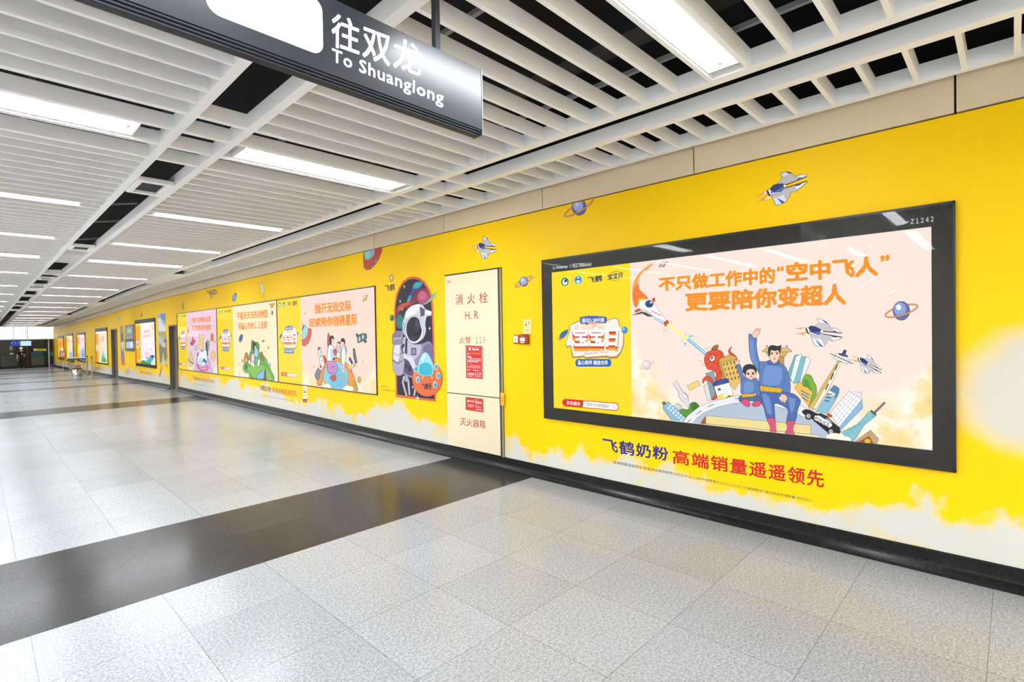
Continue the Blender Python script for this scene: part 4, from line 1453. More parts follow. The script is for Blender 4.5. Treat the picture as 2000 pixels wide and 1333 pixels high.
OR2 = 'ffb31a'
e, xp = far_box('white and orange lightbox with a green and teal scene, between the two grey doors', [(264, 634), (301.5, 629), (303.5, 714), (265, 709)], ('white', 'fbeef0', 0.75, 'fdfdf6', 'e4f0dc'), 0.28, bars=(0.15, 0.12))
a = Art(xp, True).view(200, 600, 8)
a.poly('ffa70f', [(512, 300), (590, 288), (600, 895), (520, 885)])
a.poly('fbd9ae', [(760, 262), (812, 250), (812, 360), (775, 350)])
a.poly('3fa03c', [(600, 890), (605, 840), (650, 830), (700, 860), (760, 870), (760, 905), (640, 905)])
a.poly('4fb4c0', [(685, 850), (720, 790), (790, 760), (822, 770), (790, 830), (760, 870), (715, 875)])
a.poly('3a4fa0', [(740, 770), (780, 745), (820, 770), (780, 800)])
a.poly('5a4a9c', [(672, 800), (700, 780), (705, 810)])
a.poly('f4d0d8', [(650, 720), (700, 690), (750, 720), (740, 770), (690, 790)])
for x in (700, 740, 765):
    a.line('8a7aa8', 0.5, [(x, 640), (x+8, 690)])
a.ell('f6e0d4', 552, 580, 28, 70)
a.ell('e88a4a', 552, 585, 18, 36)
a.rect('b8a0d0', 530, 510, 575, 535)
a.ell('fff0c0', 570, 835, 26, 10)
a.text('f4a48c', '陪伴成长', [(645, 362), (748, 350), (748, 402), (645, 415)], 0.03)
a.text('f4a48c', '从现在开始', [(625, 440), (762, 425), (762, 465), (625, 478)], 0.03)
a.build('poster_print', e)
e, xp = far_box('cream lightbox with green hill scene, just beyond the double grey door', [(186, 650), (208.5, 647), (210, 711), (187.5, 709)], ('peach', 'fde3c4', 1.1, 'e8eec8', 'd8e8d0'), 0.25, bars=(0.18, 0.06))
a = Art(xp, True).view(80, 620, 8)
a.poly('ff9a2c', [(845, 262), (893, 252), (905, 705), (855, 700)])
a.poly('6aa85a', [(940, 690), (965, 560), (1000, 620), (1030, 690), (1000, 712)])
a.poly('a9c6cc', [(960, 560), (968, 480), (985, 560), (1010, 620), (980, 650)])
a.poly('fff6ea', [(845, 212), (1020, 190), (1020, 235), (845, 258)])
a.text('f6a07c', '童心世界', [(920, 300), (985, 292), (985, 390), (920, 396)], 0.03)
a.ell('f0d6c4', 876, 480, 18, 60)
a.build('poster_print', e)
e, xp = far_box('lilac lightbox with blue tower scene, second beyond the double grey door', [(149.5, 657), (164.5, 654), (167, 705.5), (151.5, 704)], ('pale', 'f4dce4', 1.1, 'cfe0ea', 'a9c8d8'), 0.28, bars=(0.15, 0.1))
a = Art(xp, True).view(80, 620, 8)
a.poly('ffa23c', [(558, 305), (600, 298), (608, 420), (562, 425)])
a.poly('ffb23c', [(562, 560), (602, 556), (606, 680), (568, 680)])
a.poly('7fb0c8', [(630, 680), (640, 500), (660, 470), (675, 560), (690, 685)])
a.text('e8a8b4', '陪伴', [(630, 320), (668, 314), (668, 370), (630, 376)], 0.03)
a.build('poster_print', e)
e, xp = far_box('pale peach lightbox with blue panel, third beyond the double grey door', [(128.5, 658), (141.5, 656), (143, 704.5), (130.5, 702)], ('peach', 'fbe3cc', 1.1, 'd4e4ee', 'c4d8e8'), 0.3, bars=(0.15, 0.12))
a = Art(xp, True).view(80, 620, 8)
a.poly('ffb04a', [(392, 330), (430, 322), (434, 400), (396, 405)])
a.poly('9cc0d8', [(440, 640), (446, 560), (490, 540), (492, 650)])
a.text('f0a88a', '亲子', [(445, 350), (485, 344), (485, 400), (445, 405)], 0.03)
a.build('poster_print', e)
e, xp = far_box('orange lightbox with white lower half, farthest along the yellow wall', [(112.5, 662), (123.5, 661), (124.3, 700), (114, 697)], ('amber', 'ff9e1a', 0.9, 'fff2e0', 'fbd8a0'), 0.1, bars=(0.2, 0.12))
a = Art(xp, True).view(80, 620, 8)
a.poly('fff2ea', [(312, 480), (330, 470), (350, 480), (352, 640), (318, 640)])
a.text('ff7a1a', '童心', [(275, 380), (340, 374), (340, 440), (275, 446)], 0.03)
a.build('poster_print', e)

# digital notice panel beside the small lightbox
P = [(243.5, 636), (260, 633.5), (261.5, 687), (245.5, 687)]
xx = XW-0.03
ya, yb = on_x(*P[1], xx).y, on_x(*P[0], xx).y
zb_, zt_ = on_x(*P[2], xx).z, on_x(*P[1], xx).z
e = empty('notice_board', (XW-0.015, (ya+yb)/2, zb_), 'grey notice panel with blue screens left of the white and orange lightbox', 'notice panel')
b = MB(); b.box(xx, XW-0.001, ya, yb, zb_, zt_, mat('grey_notice_board', '6e706c', 0.4, coat=0.2)); keep(b.build('board'), e)
a = Art(xx-0.001, True).view(200, 600, 8)
a.poly('8fa08c', [(372, 325), (470, 310), (470, 410), (372, 420)])
a.poly('a8c89a', [(405, 350), (445, 345), (445, 400), (405, 405)])
a.poly('a9c6e6', [(372, 545), (480, 540), (482, 645), (375, 645)])
a.poly('d4e4f4', [(430, 555), (478, 550), (480, 630), (432, 632)])
a.line('cfd2cc', 1.0, [(372, 490), (475, 478)])
a.build('screen', e)
# ================================================================ prints and fittings on the yellow wall
def decal(name, label, cat, draw, group=None, clip=None, dx=0.0006):
    a = Art(XW-dx, False, clip=clip)
    draw(a)
    o = a.b.build(name)
    ys = [v.co.y for v in o.data.vertices]
    zs = [v.co.z for v in o.data.vertices]
    c = Vector((XW-dx, (min(ys)+max(ys))/2, min(zs)))
    o.data.transform(Matrix.Translation(-c))
    o.location = c
    return tag(o, label, cat, group)


YTOP = [(2000, 193.5), (2000, 700), (200, 700), (200, 616.5)]
GD = 'space decals on the yellow wall'


def d_jet1(a):
    a.view(1440, 310, 11.1)
    jet(a, (370, 985), (1520, 350), (850, 1015), 0.8)


def d_jet2(a):
    a.view(860, 430, 10)
    jet(a, (605, 605), (1090, 492), (820, 748), 0.6)


decal('wall_decal', 'white and blue spaceship decal above the large lightbox', 'wall decal', d_jet1, GD)
decal('wall_decal', 'small white spaceship decal above the beige fire cabinet', 'wall decal', d_jet2, GD)
decal('wall_decal', 'blue ringed planet decal between the fire cabinet and the large lightbox', 'wall decal',
      lambda a: planet(a.view(990, 520, 8), 265, 245, 66, 155, 34, -30, 'a6b4ee', '6a6fb4', 'f0b070', w=0.9), GD)


def d_pl(a):
    a.view(1050, 380, 4)
    planet(a, 325, 100, 56, 130, 30, -32, 'a6b0e4', '6064a8', 'f0a060', w=0.9)


decal('wall_decal', 'blue ringed planet decal cut off by the beige strip above the large lightbox', 'wall decal', d_pl, GD, clip=[(1000, 425.5), (1200, 379), (1200, 500), (1000, 500)])


def d_ufo(a):
    a.view(250, 350, 4)
    a.poly('c8462f', [(1838, 590), (1850, 570), (1990, 520), (1980, 575), (1960, 625), (1930, 672), (1895, 705), (1862, 710), (1842, 690)], LINE, 0.6)
    a.poly('8fc4ca', [(1842, 575), (1860, 555), (1930, 540), (1925, 590), (1900, 620), (1870, 635), (1848, 625)], LINE, 0.5)
    a.poly('b0d8dc', [(1850, 580), (1890, 560), (1885, 610), (1860, 620)])
    a.ell('6aa8b0', 1937, 640, 9, 20, 20, LINE, 0.4)
    a.ell('6aa8b0', 1905, 685, 7, 9, 0, LINE, 0.4)


decal('wall_decal', 'red flying saucer decal with pale blue dome left of the astronaut poster', 'wall decal', d_ufo, GD, clip=[(700, 494.2), (760, 480.3), (760, 560), (700, 560)])


def d_ring(a):
    a.view(330, 540, 4.65)
    a.poly('b89a5a', [(355, 120), (395, 100), (420, 120), (415, 165), (375, 190)])
    a.line('6a5030', 1.6, [(330, 118), (348, 140), (385, 160), (425, 162), (435, 145), (405, 108)])
    a.poly('d8a88a', [(375, 165), (395, 160), (398, 195), (375, 205)])


decal('wall_decal', 'brownish ringed planet decal at the top of the wall above the lilac lightbox', 'wall decal', d_ring, GD, clip=[(390, 571.8), (440, 560.2), (440, 600), (390, 600)])


def d_robot(a):
    a.view(330, 540, 4.65)
    a.poly('4f78b4', [(575, 222), (580, 180), (600, 150), (616, 158), (612, 200), (598, 232)], LINE, 0.4)
    a.poly('8fb0da', [(585, 215), (592, 175), (605, 165), (604, 205)])
    a.line('4a4a58', 0.6, [(600, 150), (604, 140)])


decal('wall_decal', 'small blue robot decal above the cream lightbox', 'wall decal', d_robot, GD)


def d_giraffe(a):
    a.view(330, 540, 4.65)
    a.poly('e9dfc4', [(832, 120), (825, 80), (822, 58), (840, 68), (850, 70), (856, 90), (862, 120), (860, 150), (842, 155)], '8a7a4a', 0.4)
    a.poly('c9a070', [(846, 155), (860, 152), (862, 200), (852, 205)], '8a7a4a', 0.3)
    a.line('8a7a4a', 0.6, [(846, 70), (847, 42)])
    a.line('8a7a4a', 0.5, [(838, 66), (834, 52)])
    a.poly('d8c49a', [(858, 205), (885, 215), (888, 224), (862, 222)])


decal('wall_decal', 'small pale giraffe decal above the cream and pink lightboxes', 'wall decal', d_giraffe, GD)


def d_rk(a):
    a.view(330, 540, 4.65)
    a.poly('c89a5a', [(118, 298), (124, 250), (130, 228), (136, 255), (137, 295), (128, 300)], '8a6a3a', 0.4)


decal('wall_decal', 'tiny brown rocket decal above the lilac lightbox', 'wall decal', d_rk, GD)


def d_small(a):
    a.view(200, 600, 8)
    a.poly('a8703a', [(600, 150), (608, 100), (630, 95), (622, 130), (615, 160)])


decal('wall_decal', 'tiny brown shooting star decal above the white and orange lightbox', 'wall decal', d_small, GD)


def d_grey(a):
    a.view(200, 600, 8)
    a.poly('d4cda8', [(235, 220), (230, 170), (262, 135), (285, 150), (275, 210)])


decal('wall_decal', 'faint grey cloud decal above the wall left of the small lightbox', 'wall decal', d_grey, GD)


# the brand mark and star left of the astronaut
def star4(a, c, x, y, rx, ry):
    a.poly(c, [(x, y-ry), (x+rx*0.2, y-ry*0.2), (x+rx, y), (x+rx*0.2, y+ry*0.2), (x, y+ry), (x-rx*0.2, y+ry*0.2), (x-rx, y), (x-rx*0.2, y-ry*0.2)], None, 0.7, False)


def d_mark(a):
    a.view(730, 500, 4.44)
    a.ell('c8a832', 154, 192, 22, 38)
    star4(a, 'fffdf0', 154, 192, 14, 26)
    a.text('2b3040', '飞鹤', [(95, 255), (183, 240), (183, 300), (95, 314)], 0.025)


decal('wall_lettering', 'two dark characters under a white star beside the astronaut poster', 'wall lettering', d_mark)


# arched astronaut poster
def d_astro(a):
    a.view(730, 500, 4.44)
    out = [(192, 1225), (185, 900), (176, 480), (180, 420), (192, 340), (214, 280), (250, 222), (295, 188), (345, 178), (395, 190), (440, 222), (475, 272), (500, 335), (514, 430), (522, 700), (530, 1000), (537, 1265)]
    inn = [(204, 1205), (196, 900), (188, 490), (192, 420), (204, 350), (225, 292), (258, 240), (300, 208), (345, 199), (390, 210), (430, 240), (462, 285), (486, 345), (500, 430), (510, 700), (520, 1000), (527, 1245)]
    a.poly('d9623a', out)
    a.poly('241c2c', inn)
    a.soft = True
    a.poly('7a2c26', [(190, 470), (230, 420), (300, 400), (340, 360), (380, 300), (460, 285), (500, 400), (430, 360), (360, 410), (300, 450), (240, 470), (200, 520)])
    a.poly('c0502c', [(205, 460), (230, 425), (290, 405), (330, 415), (270, 440), (220, 480)])
    a.poly('3a3a8c', [(290, 400), (320, 330), (340, 250), (380, 225), (425, 240), (400, 290), (350, 320), (330, 380)])
    a.poly('2fa6a4', [(345, 285), (350, 245), (390, 225), (420, 240), (390, 275)])
    a.poly('5fa0b0', [(285, 400), (310, 340), (325, 350), (310, 400)])
    a.ell('a84a6a', 430, 365, 52, 62)
    a.ell('c8607c', 420, 345, 34, 38)
    a.poly('7fb48a', [(430, 420), (470, 390), (515, 330), (540, 318), (530, 350), (490, 395), (450, 420)])
    a.ell('2c7a6a', 225, 570, 32, 62)
    a.ell('1f5a52', 158, 538, 18, 28)
    a.ell('3f8a7c', 153, 530, 11, 18)
    for x, y, s in ((265, 268, 1), (229, 395, 0.9), (246, 465, 0.8), (484, 630, 1.1), (338, 1140, 0.9)):
        star4(a, 'fff4d8', x, y, 11*s, 20*s)
    # suit
    a.poly('8d84a0', [(245, 740), (285, 700), (330, 760), (420, 760), (480, 740), (512, 800), (518, 1050), (500, 1120), (330, 1060), (250, 1010)], '2c2838', 0.6)
    a.poly('bdb6c8', [(250, 730), (290, 705), (345, 770), (410, 775), (400, 850), (350, 900), (270, 880)])
    a.poly('6f6688', [(430, 800), (480, 760), (512, 820), (515, 960), (450, 900)])
    a.poly('2c2838', [(270, 850), (275, 720), (292, 712), (290, 850)])
    a.rect('5a5468', 325, 800, 368, 862, '2c2838', 0.6)
    a.rect('8f88a0', 333, 812, 360, 850)
    a.poly('d8d2de', [(245, 850), (330, 880), (360, 940), (340, 975), (290, 900), (250, 890)])
    a.poly('54496a', [(255, 900), (300, 910), (335, 980), (335, 1040), (265, 1010)])
    a.rect('2c2838', 268, 930, 290, 975)
    a.rect('2c2838', 298, 950, 322, 1000)
    for p in (((262, 1045), (252, 1100), (285, 1215)), ((280, 1040), (300, 1090), (310, 1210)), ((360, 1150), (350, 1215)), ((262, 1045), (280, 1090), (296, 1060))):
        a.line('b9b2c6', 3.6, p)
    # raised arm and hand
    a.poly('a9a2b8', [(165, 960), (160, 880), (175, 760), (242, 752), (248, 850), (268, 930), (250, 1030), (195, 1036), (170, 990)], '2c2838', 0.6)
    a.poly('ded9e4', [(170, 880), (185, 770), (222, 765), (225, 860), (205, 920)])
    a.line('2c2838', 1.4, [(165, 905), (205, 935), (248, 912)])
    a.line('2c2838', 1.0, [(172, 840), (205, 865), (242, 845)])
    a.poly('8d84a0', [(163, 760), (160, 690), (175, 672), (190, 660), (205, 648), (225, 652), (245, 650), (256, 680), (250, 740), (240, 765), (180, 772)], '2c2838', 0.6)
    for x in (183, 204, 226):
        a.line('2c2838', 0.9, [(x, 665), (x-2, 725)])
    a.line('ded9e4', 1.4, [(172, 725), (190, 715), (212, 718), (240, 710)])
    a.poly('2c2838', [(236, 790), (262, 760), (268, 780), (245, 815), (262, 840), (250, 842)])
    # helmet
    a.poly('d6d2de', [(250, 660), (246, 600), (262, 535), (280, 480), (325, 435), (385, 416), (425, 425), (450, 460), (500, 485), (498, 520), (460, 530), (448, 600), (455, 640), (440, 700), (400, 745), (350, 758), (305, 740), (275, 700)], '2c2838', 0.7)
    a.poly('f4f2f8', [(275, 520), (300, 462), (350, 432), (400, 425), (380, 480), (310, 540)])
    a.poly('5a566a', [(400, 440), (445, 465), (440, 520), (405, 530)])
    a.poly('ffffff', [(445, 480), (475, 475), (500, 485), (495, 505), (455, 505)])
    a.ell('e8e4ee', 352, 640, 82, 122, 0, '4a4458', 0.8)
    a.ell('1a1622', 350, 636, 68, 108)
    a.poly('2c2644', [(300, 700), (320, 735), (365, 730), (400, 680), (370, 700)])
    a.ell('443a4c', 375, 600, 20, 50)
    a.poly('9fc4d4', [(247, 575), (268, 570), (270, 655), (250, 660)])
    a.poly('b8d4e0', [(395, 560), (430, 540), (440, 630), (412, 635)])
    # little saucer without a rider
    a.ell('d96a3a', 465, 1065, 131, 156, 0, '9a3f22', 0.6)
    a.ell('e8814a', 455, 1040, 110, 120)
    a.ell('d96a3a', 470, 1090, 112, 118)
    for x, y in ((366, 980), (540, 962), (383, 1075), (560, 1040), (533, 1120)):
        a.ell('e9f4f8', x, y, 18, 28)
        a.ell('38a6c6', x+2, y+2, 14, 22)
    a.poly('9adbe4', [(382, 1000), (390, 920), (415, 860), (448, 836), (482, 865), (510, 930), (518, 1000), (505, 1035), (450, 1045), (395, 1035)], '2f7f94', 0.5)
    a.poly('39b4c6', [(392, 1000), (400, 950), (450, 925), (500, 950), (510, 1000), (498, 1030), (450, 1040), (402, 1030)])
    a.poly('d4f2f4', [(412, 900), (440, 850), (455, 860), (430, 920)])
    a.line('f2b46a', 2.2, [(425, 1045), (424, 1075)])
    a.line('f2b46a', 2.2, [(500, 1040), (508, 1068)])
    a.text('1c2c3c', '飞鹤号', [(418, 1108), (500, 1102), (503, 1160), (420, 1162)], 0.035)
    star4(a, 'ffffff', 380, 1235, 18, 30)


decal('astronaut_poster', 'arched astronaut poster with an orange saucer, left of the fire cabinet', 'poster', d_astro, dx=0.004)


e = empty('wall_caption', (XW-0.0006, 7.05, 0.84), 'tiny two line caption at the lower left of the astronaut poster', 'wall lettering')
for body, q in (('敢想敢飞', [(64, 1122), (128, 1128), (128, 1146), (64, 1140)]), ('征途是星辰大海', [(64, 1152), (182, 1164), (182, 1182), (64, 1170)])):
    a = Art(XW-0.0006).view(730, 500, 4.44)
    a.text('5a5030', body, q, 0.0)
    a.build('text_line', e)


# slogans under the lightboxes
def d_slogan(a):
    a.view(1130, 830, 3.846)
    a.text('2b2a78', '飞鹤奶粉', [(178, 97), (675, 172), (672, 275), (186, 202)], 0.025, 1.1)
    a.text('cc2418', '高端销量遥遥领先', [(706, 186), (1845, 348), (1843, 478), (708, 292)], 0.023, 1.12)
    a.text('4a4a4e', '“高端销量遥遥领先”数据源自弗若斯特沙利文对“20１9年中国零售价290元/公斤以上的高端婴幼儿配方奶粉的销售量”研究统计。',
           [(248, 266), (1757, 562), (1757, 584), (248, 289)], 0.0)


decal('wall_slogan', 'large blue and red slogan on the wall under the large lightbox', 'wall lettering', d_slogan)


def d_slogan2(a):
    a.view(330, 540, 4.65)
    a.text('5c5636', '飞鹤奶粉', [(812, 985), (928, 1005), (930, 1058), (815, 1032)], 0.02)
    a.text('c8702c', '高端销量遥遥领先', [(935, 1008), (1162, 1042), (1160, 1098), (937, 1055)], 0.02)
    a.line('5c5636', 0.6, [(838, 1082), (1145, 1138)])


decal('wall_slogan', 'dark and orange slogan on the wall under the cream lightbox', 'wall lettering', d_slogan2)


def d_slogan3(a):
    a.view(330, 540, 4.65)
    a.text('8a845c', '飞鹤奶粉', [(215, 910), (282, 922), (282, 955), (216, 942)], 0.02)
    a.text('d88a3a', '高端销量遥遥领先', [(285, 922), (415, 940), (415, 975), (286, 955)], 0.02)
    a.line('8a845c', 0.4, [(215, 975), (410, 1005)])


decal('wall_slogan', 'grey and orange slogan on the wall under the lilac lightbox', 'wall lettering', d_slogan3)


def d_slogan4(a):
    a.view(200, 600, 8)
    a.text('a89a5a', '飞鹤奶粉', [(580, 990), (635, 997), (635, 1045), (580, 1036)], 0.03)
    a.text('e89a3a', '高端销量遥遥领先', [(640, 1000), (768, 1018), (768, 1072), (640, 1050)], 0.03)


decal('wall_slogan', 'faint orange slogan on the wall under the white and orange lightbox', 'wall lettering', d_slogan4)


def d_slogan5(a):
    a.view(80, 620, 8)
    a.text('d8a03a', '高端销量遥遥领先', [(868, 778), (966, 790), (966, 826), (868, 812)], 0.03)


decal('wall_slogan', 'faint orange slogan on the wall just beyond the double grey door', 'wall lettering', d_slogan5)


# two tall landscape posters near the doors
def d_land(a):
    a.view(200, 600, 8)
    a.poly('b9c4cc', [(862, 115), (985, 95), (992, 360), (1000, 480), (1018, 850), (990, 890), (940, 880), (893, 900), (872, 500)])
    a.poly('6f9cc8', [(900, 115), (985, 98), (990, 250), (960, 220), (920, 180)])
    a.poly('f0f2ee', [(865, 180), (905, 170), (940, 260), (985, 300), (990, 380), (880, 380)])
    a.poly('c2b84a', [(870, 400), (995, 380), (1000, 480), (940, 470), (880, 440)])
    a.poly('8a7a5c', [(885, 640), (900, 560), (950, 620), (1000, 520), (1015, 800), (960, 860), (900, 870)])
    a.poly('d4d2cc', [(880, 520), (900, 430), (940, 560), (990, 560), (985, 640), (930, 620)])
    a.poly('6a4a34', [(960, 540), (990, 470), (1000, 560)])
    a.poly('e8ddb0', [(930, 880), (950, 700), (972, 880)])
    a.poly('8a7a3c', [(885, 1090), (920, 930), (935, 890), (925, 980), (905, 1085)])
    a.poly('9a8a4c', [(985, 900), (1005, 890), (1022, 950), (1005, 940)])


decal('landscape_poster', 'tall faded mountain landscape poster between a small lightbox and the single grey door', 'poster', d_land, dx=0.003)


def d_land2(a):
    a.view(200, 600, 8)
    a.poly('a8a08c', [(275, 310), (300, 285), (322, 310), (330, 480), (340, 700), (356, 915), (295, 905), (280, 600)])
    a.poly('6a6458', [(285, 420), (320, 400), (330, 520), (300, 560)])
    a.poly('dcd4c0', [(290, 560), (330, 540), (335, 640), (300, 660)])
    a.poly('8a7a98', [(290, 700), (335, 690), (345, 800), (300, 820)])
    a.poly('d8704a', [(305, 840), (350, 800), (355, 910), (310, 900)])


decal('landscape_poster', 'narrow dim poster left of the grey notice panel', 'poster', d_land2, dx=0.003)


def d_spk(a):
    a.view(200, 600, 8)
    a.poly('c9b4b8', [(360, 1050), (385, 940), (405, 910), (425, 1000), (428, 1065), (400, 1040), (385, 1075)])
    a.poly('a8605c', [(372, 1040), (385, 990), (380, 1050)])
    a.poly('8a9ac0', [(395, 1000), (405, 950), (415, 1010)])


decal('wall_decal', 'pale rocket decal near the foot of the wall under the grey notice panel', 'wall decal', d_spk, GD)

# ---------------------------------------------------------------- fire hydrant cabinet
M_CAB = mat('cream_enamel_door', 'ecdcb9', 0.38, var=0.02)
M_GAP = mat('dark_cabinet_gap', '3a3528', 0.6)
CY0, CY1, CZ0, CZ1 = 4.577, 5.69, 0.160, 2.523
e = empty('hydrant_cabinet', (XW-0.015, (CY0+CY1)/2, CZ0), 'tall cream fire hydrant cabinet with red notices set in the yellow wall', 'fire cabinet')
b = MB()
b.box(XW-0.006, XW-0.0005, CY0, CY1, CZ0, CZ1, M_GAP)
b.box(XW-0.018, XW-0.0005, CY0, CY0+0.026, CZ0-0.01, CZ1-0.012, mat('grey_steel_jamb', '8f8a72', 0.35))
b.box(XW-0.018, XW-0.0005, CY0, CY1, CZ1-0.014, CZ1, M_GAP)
keep(b.build('cabinet_frame'), e)
b = MB(); b.box(XW-0.02, XW-0.006, CY0+0.06, CY1-0.014, 0.895, CZ1-0.018, M_CAB, 0.002)
up = keep(b.build('upper_door'), e)
b = MB(); b.box(XW-0.02, XW-0.006, CY0+0.06, CY1-0.014, CZ0+0.004, 0.883, M_CAB, 0.002)
lo_ = keep(b.build('lower_door'), e)
RED = 'b9401f'


def sheet(name, draw, parent, dx=0.0206):
    a = Art(XW-dx)
    draw(a)
    o = a.b.build(name)
    o.parent = parent
    L = e.location
    o.data.transform(Matrix.Translation((-L.x, -L.y, -L.z)))
    return o


def t_up(a):
    a.view(840, 500, 3.3333)
    a.text(RED, '消', [(166, 251), (213, 247), (213, 317), (166, 320)], 0.004)
    a.text(RED, '火', [(243, 247), (292, 243), (292, 312), (243, 315)], 0.004)
    a.text(RED, '栓', [(320, 240), (375, 235), (375, 306), (320, 310)], 0.004)
    a.text(RED, 'H. R', [(228, 364), (314, 358), (314, 411), (228, 414)], 0.0)
    a.text(RED, '火警', [(190, 530), (266, 526), (266, 571), (190, 573)], 0.004)
    a.text(RED, '１１９', [(298, 530), (357, 526), (357, 570), (298, 571)], 0.0)
    a.poly('f0a020', [(113, 162), (134, 160), (134, 174), (113, 176)])
    a.line('fff0c0', 0.6, [(117, 168), (131, 166)])


sheet('lettering', t_up, up)
sheet('lettering', lambda a: a.view(840, 500, 3.3333).text(RED, '灭火器箱', [(196, 1054), (360, 1074), (360, 1127), (196, 1104)], 0.004), lo_)


def t_n1(a):
    a.view(900, 660, 8.88)
    a.poly('c9473c', [(82, 130), (376, 146), (382, 720), (92, 700)])
    a.poly('cf2f28', [(96, 150), (362, 164), (367, 700), (106, 682)])
    a.line('f6d4cc', 0.35, [(104, 158), (356, 172), (361, 692), (112, 676)], True)
    a.text('ffffff', '消火栓', [(195, 182), (318, 188), (318, 224), (195, 218)], 0.03)
    a.rect('ffffff', 140, 172, 172, 220)
    a.rect('cf2f28', 150, 182, 162, 212)
    a.poly('ffffff', [(118, 292), (130, 258), (142, 293)])
    a.text('ffffff', '１', [(158, 254), (166, 254), (166, 292), (158, 292)], 0.03)
    a.poly('f07a2c', [(190, 262), (342, 268), (342, 288), (190, 282)])
    a.poly('ffffff', [(118, 322), (184, 326), (184, 346), (118, 342)])
    for y, x0, x1, w in ((362, 140, 345, 1.3), (390, 118, 348, 1.3), (414, 118, 300, 1.3), (478, 150, 342, 0.6), (498, 118, 342, 0.6), (518, 118, 342, 0.6)):
        a.line('f8dcd6', w, [(x0, y), (x1, y+(x1-x0)*0.05)])
    a.line('e89a8c', 0.8, [(118, 450), (200, 456)])
    a.line('f8dcd6', 1.2, [(118, 556), (168, 560)])
    a.line('f8dcd6', 1.4, [(210, 562), (315, 572)])
    a.text('ffffff', '火警电话', [(118, 608), (235, 616), (235, 650), (118, 640)], 0.03)
    a.text('ffffff', '１１９', [(248, 600), (348, 604), (348, 656), (248, 648)], 0.04)
    a.line('f8dcd6', 0.8, [(120, 660), (212, 666)])
    a.line('f8dcd6', 0.8, [(252, 666), (348, 674)])


o = sheet('notice', t_n1, up)
o['label'] = 'red hydrant instruction notice'


def t_n2(a):
    a.view(900, 660, 8.88)
    a.poly('c9473c', [(84, 1026), (390, 1062), (394, 1300), (84, 1252)])
    a.poly('cf3a30', [(98, 1046), (376, 1080), (380, 1280), (98, 1236)])
    a.rect('ffffff', 115, 1080, 140, 1118)
    a.text('ffffff', '灭火器', [(150, 1086), (228, 1096), (228, 1120), (150, 1112)], 0.03)
    for y, x0, x1, w in ((1158, 115, 228, 0.7), (1176, 115, 228, 0.7), (1196, 120, 205, 0.6), (1082, 250, 285, 1.2), (1110, 250, 365, 1.4), (1130, 250, 365, 1.4), (1170, 252, 290, 0.6), (1190, 250, 360, 0.6), (1210, 250, 360, 0.6), (1246, 262, 370, 1.3)):
        a.line('f8d4cc', w, [(x0, y), (x1, y+(x1-x0)*0.13)])


o = sheet('notice', t_n2, lo_)
o['label'] = 'red extinguisher notice'
# yellow tag hanging on the right jamb
ty0, ty1, tz0, tz1 = 4.548, 4.615, 0.800, 0.962
b = MB()
b.box(XW-0.023, XW-0.0205, ty0, ty1, tz0, tz1, mat('orange_yellow_tag', 'f5ab14', 0.5), 0.001)
o = b.build('hanging_tag')
tag(o, 'small orange yellow tag hanging on the right edge of the fire cabinet', 'tag')
c_ = Vector((XW-0.0205, (ty0+ty1)/2, tz0))
o.data.transform(Matrix.Translation(-c_)); o.location = c_
b = MB()
b.tube([(-0.0026, 0.0, 0.144), (-0.0034, 0.0, 0.144)], 0.007, mat('tag_hole', 'fff6dc', 0.5), 10)
for z in (0.10, 0.082, 0.064):
    b.box(-0.0028, -0.0024, -0.02, 0.02, z, z+0.006, mat('tag_print', 'b5741a', 0.6))
b.build('tag_print', o)

# fire alarm fittings
M_RED = mat('dark_red_plastic', '9c2a1c', 0.35, var=0.04)
M_LABEL = mat('white_label', 'f3e9d8', 0.5)
e = empty('call_point', (XW, 4.318, 1.575), 'small white faced call point in a red frame, left of the red alarm box', 'call point')
b = MB(); b.box(-0.03, 0, -0.052, 0.052, 0, 0.102, M_RED, 0.006); b.build('back_box', e)
b = MB(); b.box(-0.034, -0.029, -0.028, 0.044, 0.012, 0.092, M_LABEL, 0.002); b.build('face_plate', e)
b = MB(); b.tube([(-0.033, 0.008, 0.05), (-0.037, 0.008, 0.05)], 0.006, M_GAP, 12); b.build('button', e)
e = empty('alarm_box', (XW, 4.19, 1.568), 'dark red alarm box with white label below a cream instruction card', 'alarm box')
b = MB(); b.box(-0.05, 0, -0.06, 0.062, 0, 0.118, M_RED, 0.01); b.build('housing', e)
b = MB(); b.box(-0.053, -0.049, -0.03, 0.052, 0.034, 0.078, M_LABEL, 0.001); b.box(-0.053, -0.049, -0.018, 0.04, 0.012, 0.026, M_LABEL, 0.001); b.build('label_plate', e)
b = MB(); b.tube([(-0.049, 0.014, 0.096), (-0.053, 0.014, 0.096)], 0.007, mat('pink_lamp_lens', 'e8887c', 0.3), 12); b.build('indicator', e)


def d_card(a):
    a.view(990, 610, 16.66)
    a.poly('f8eaae', [(540, 245), (785, 232), (775, 700), (545, 705)])
    a.poly('b5622c', [(602, 380), (630, 370), (648, 385), (645, 460), (605, 462)])
    a.poly('c98a4a', [(612, 300), (628, 298), (630, 350), (612, 352)])
    a.poly('c98a4a', [(690, 318), (712, 312), (722, 350), (712, 445), (695, 400)])
    a.line('b08a4a', 0.5, [(630, 270), (770, 290)])
    for x in (590, 628, 668, 708):
        a.rect('7a6a3a', x, 575, x+16, 612)
    a.line('a8985a', 0.4, [(580, 640), (735, 636)])
    a.line('a8985a', 0.4, [(585, 508), (730, 500)])


decal('instruction_card', 'cream instruction card on the yellow wall above the red alarm box', 'notice', d_card)


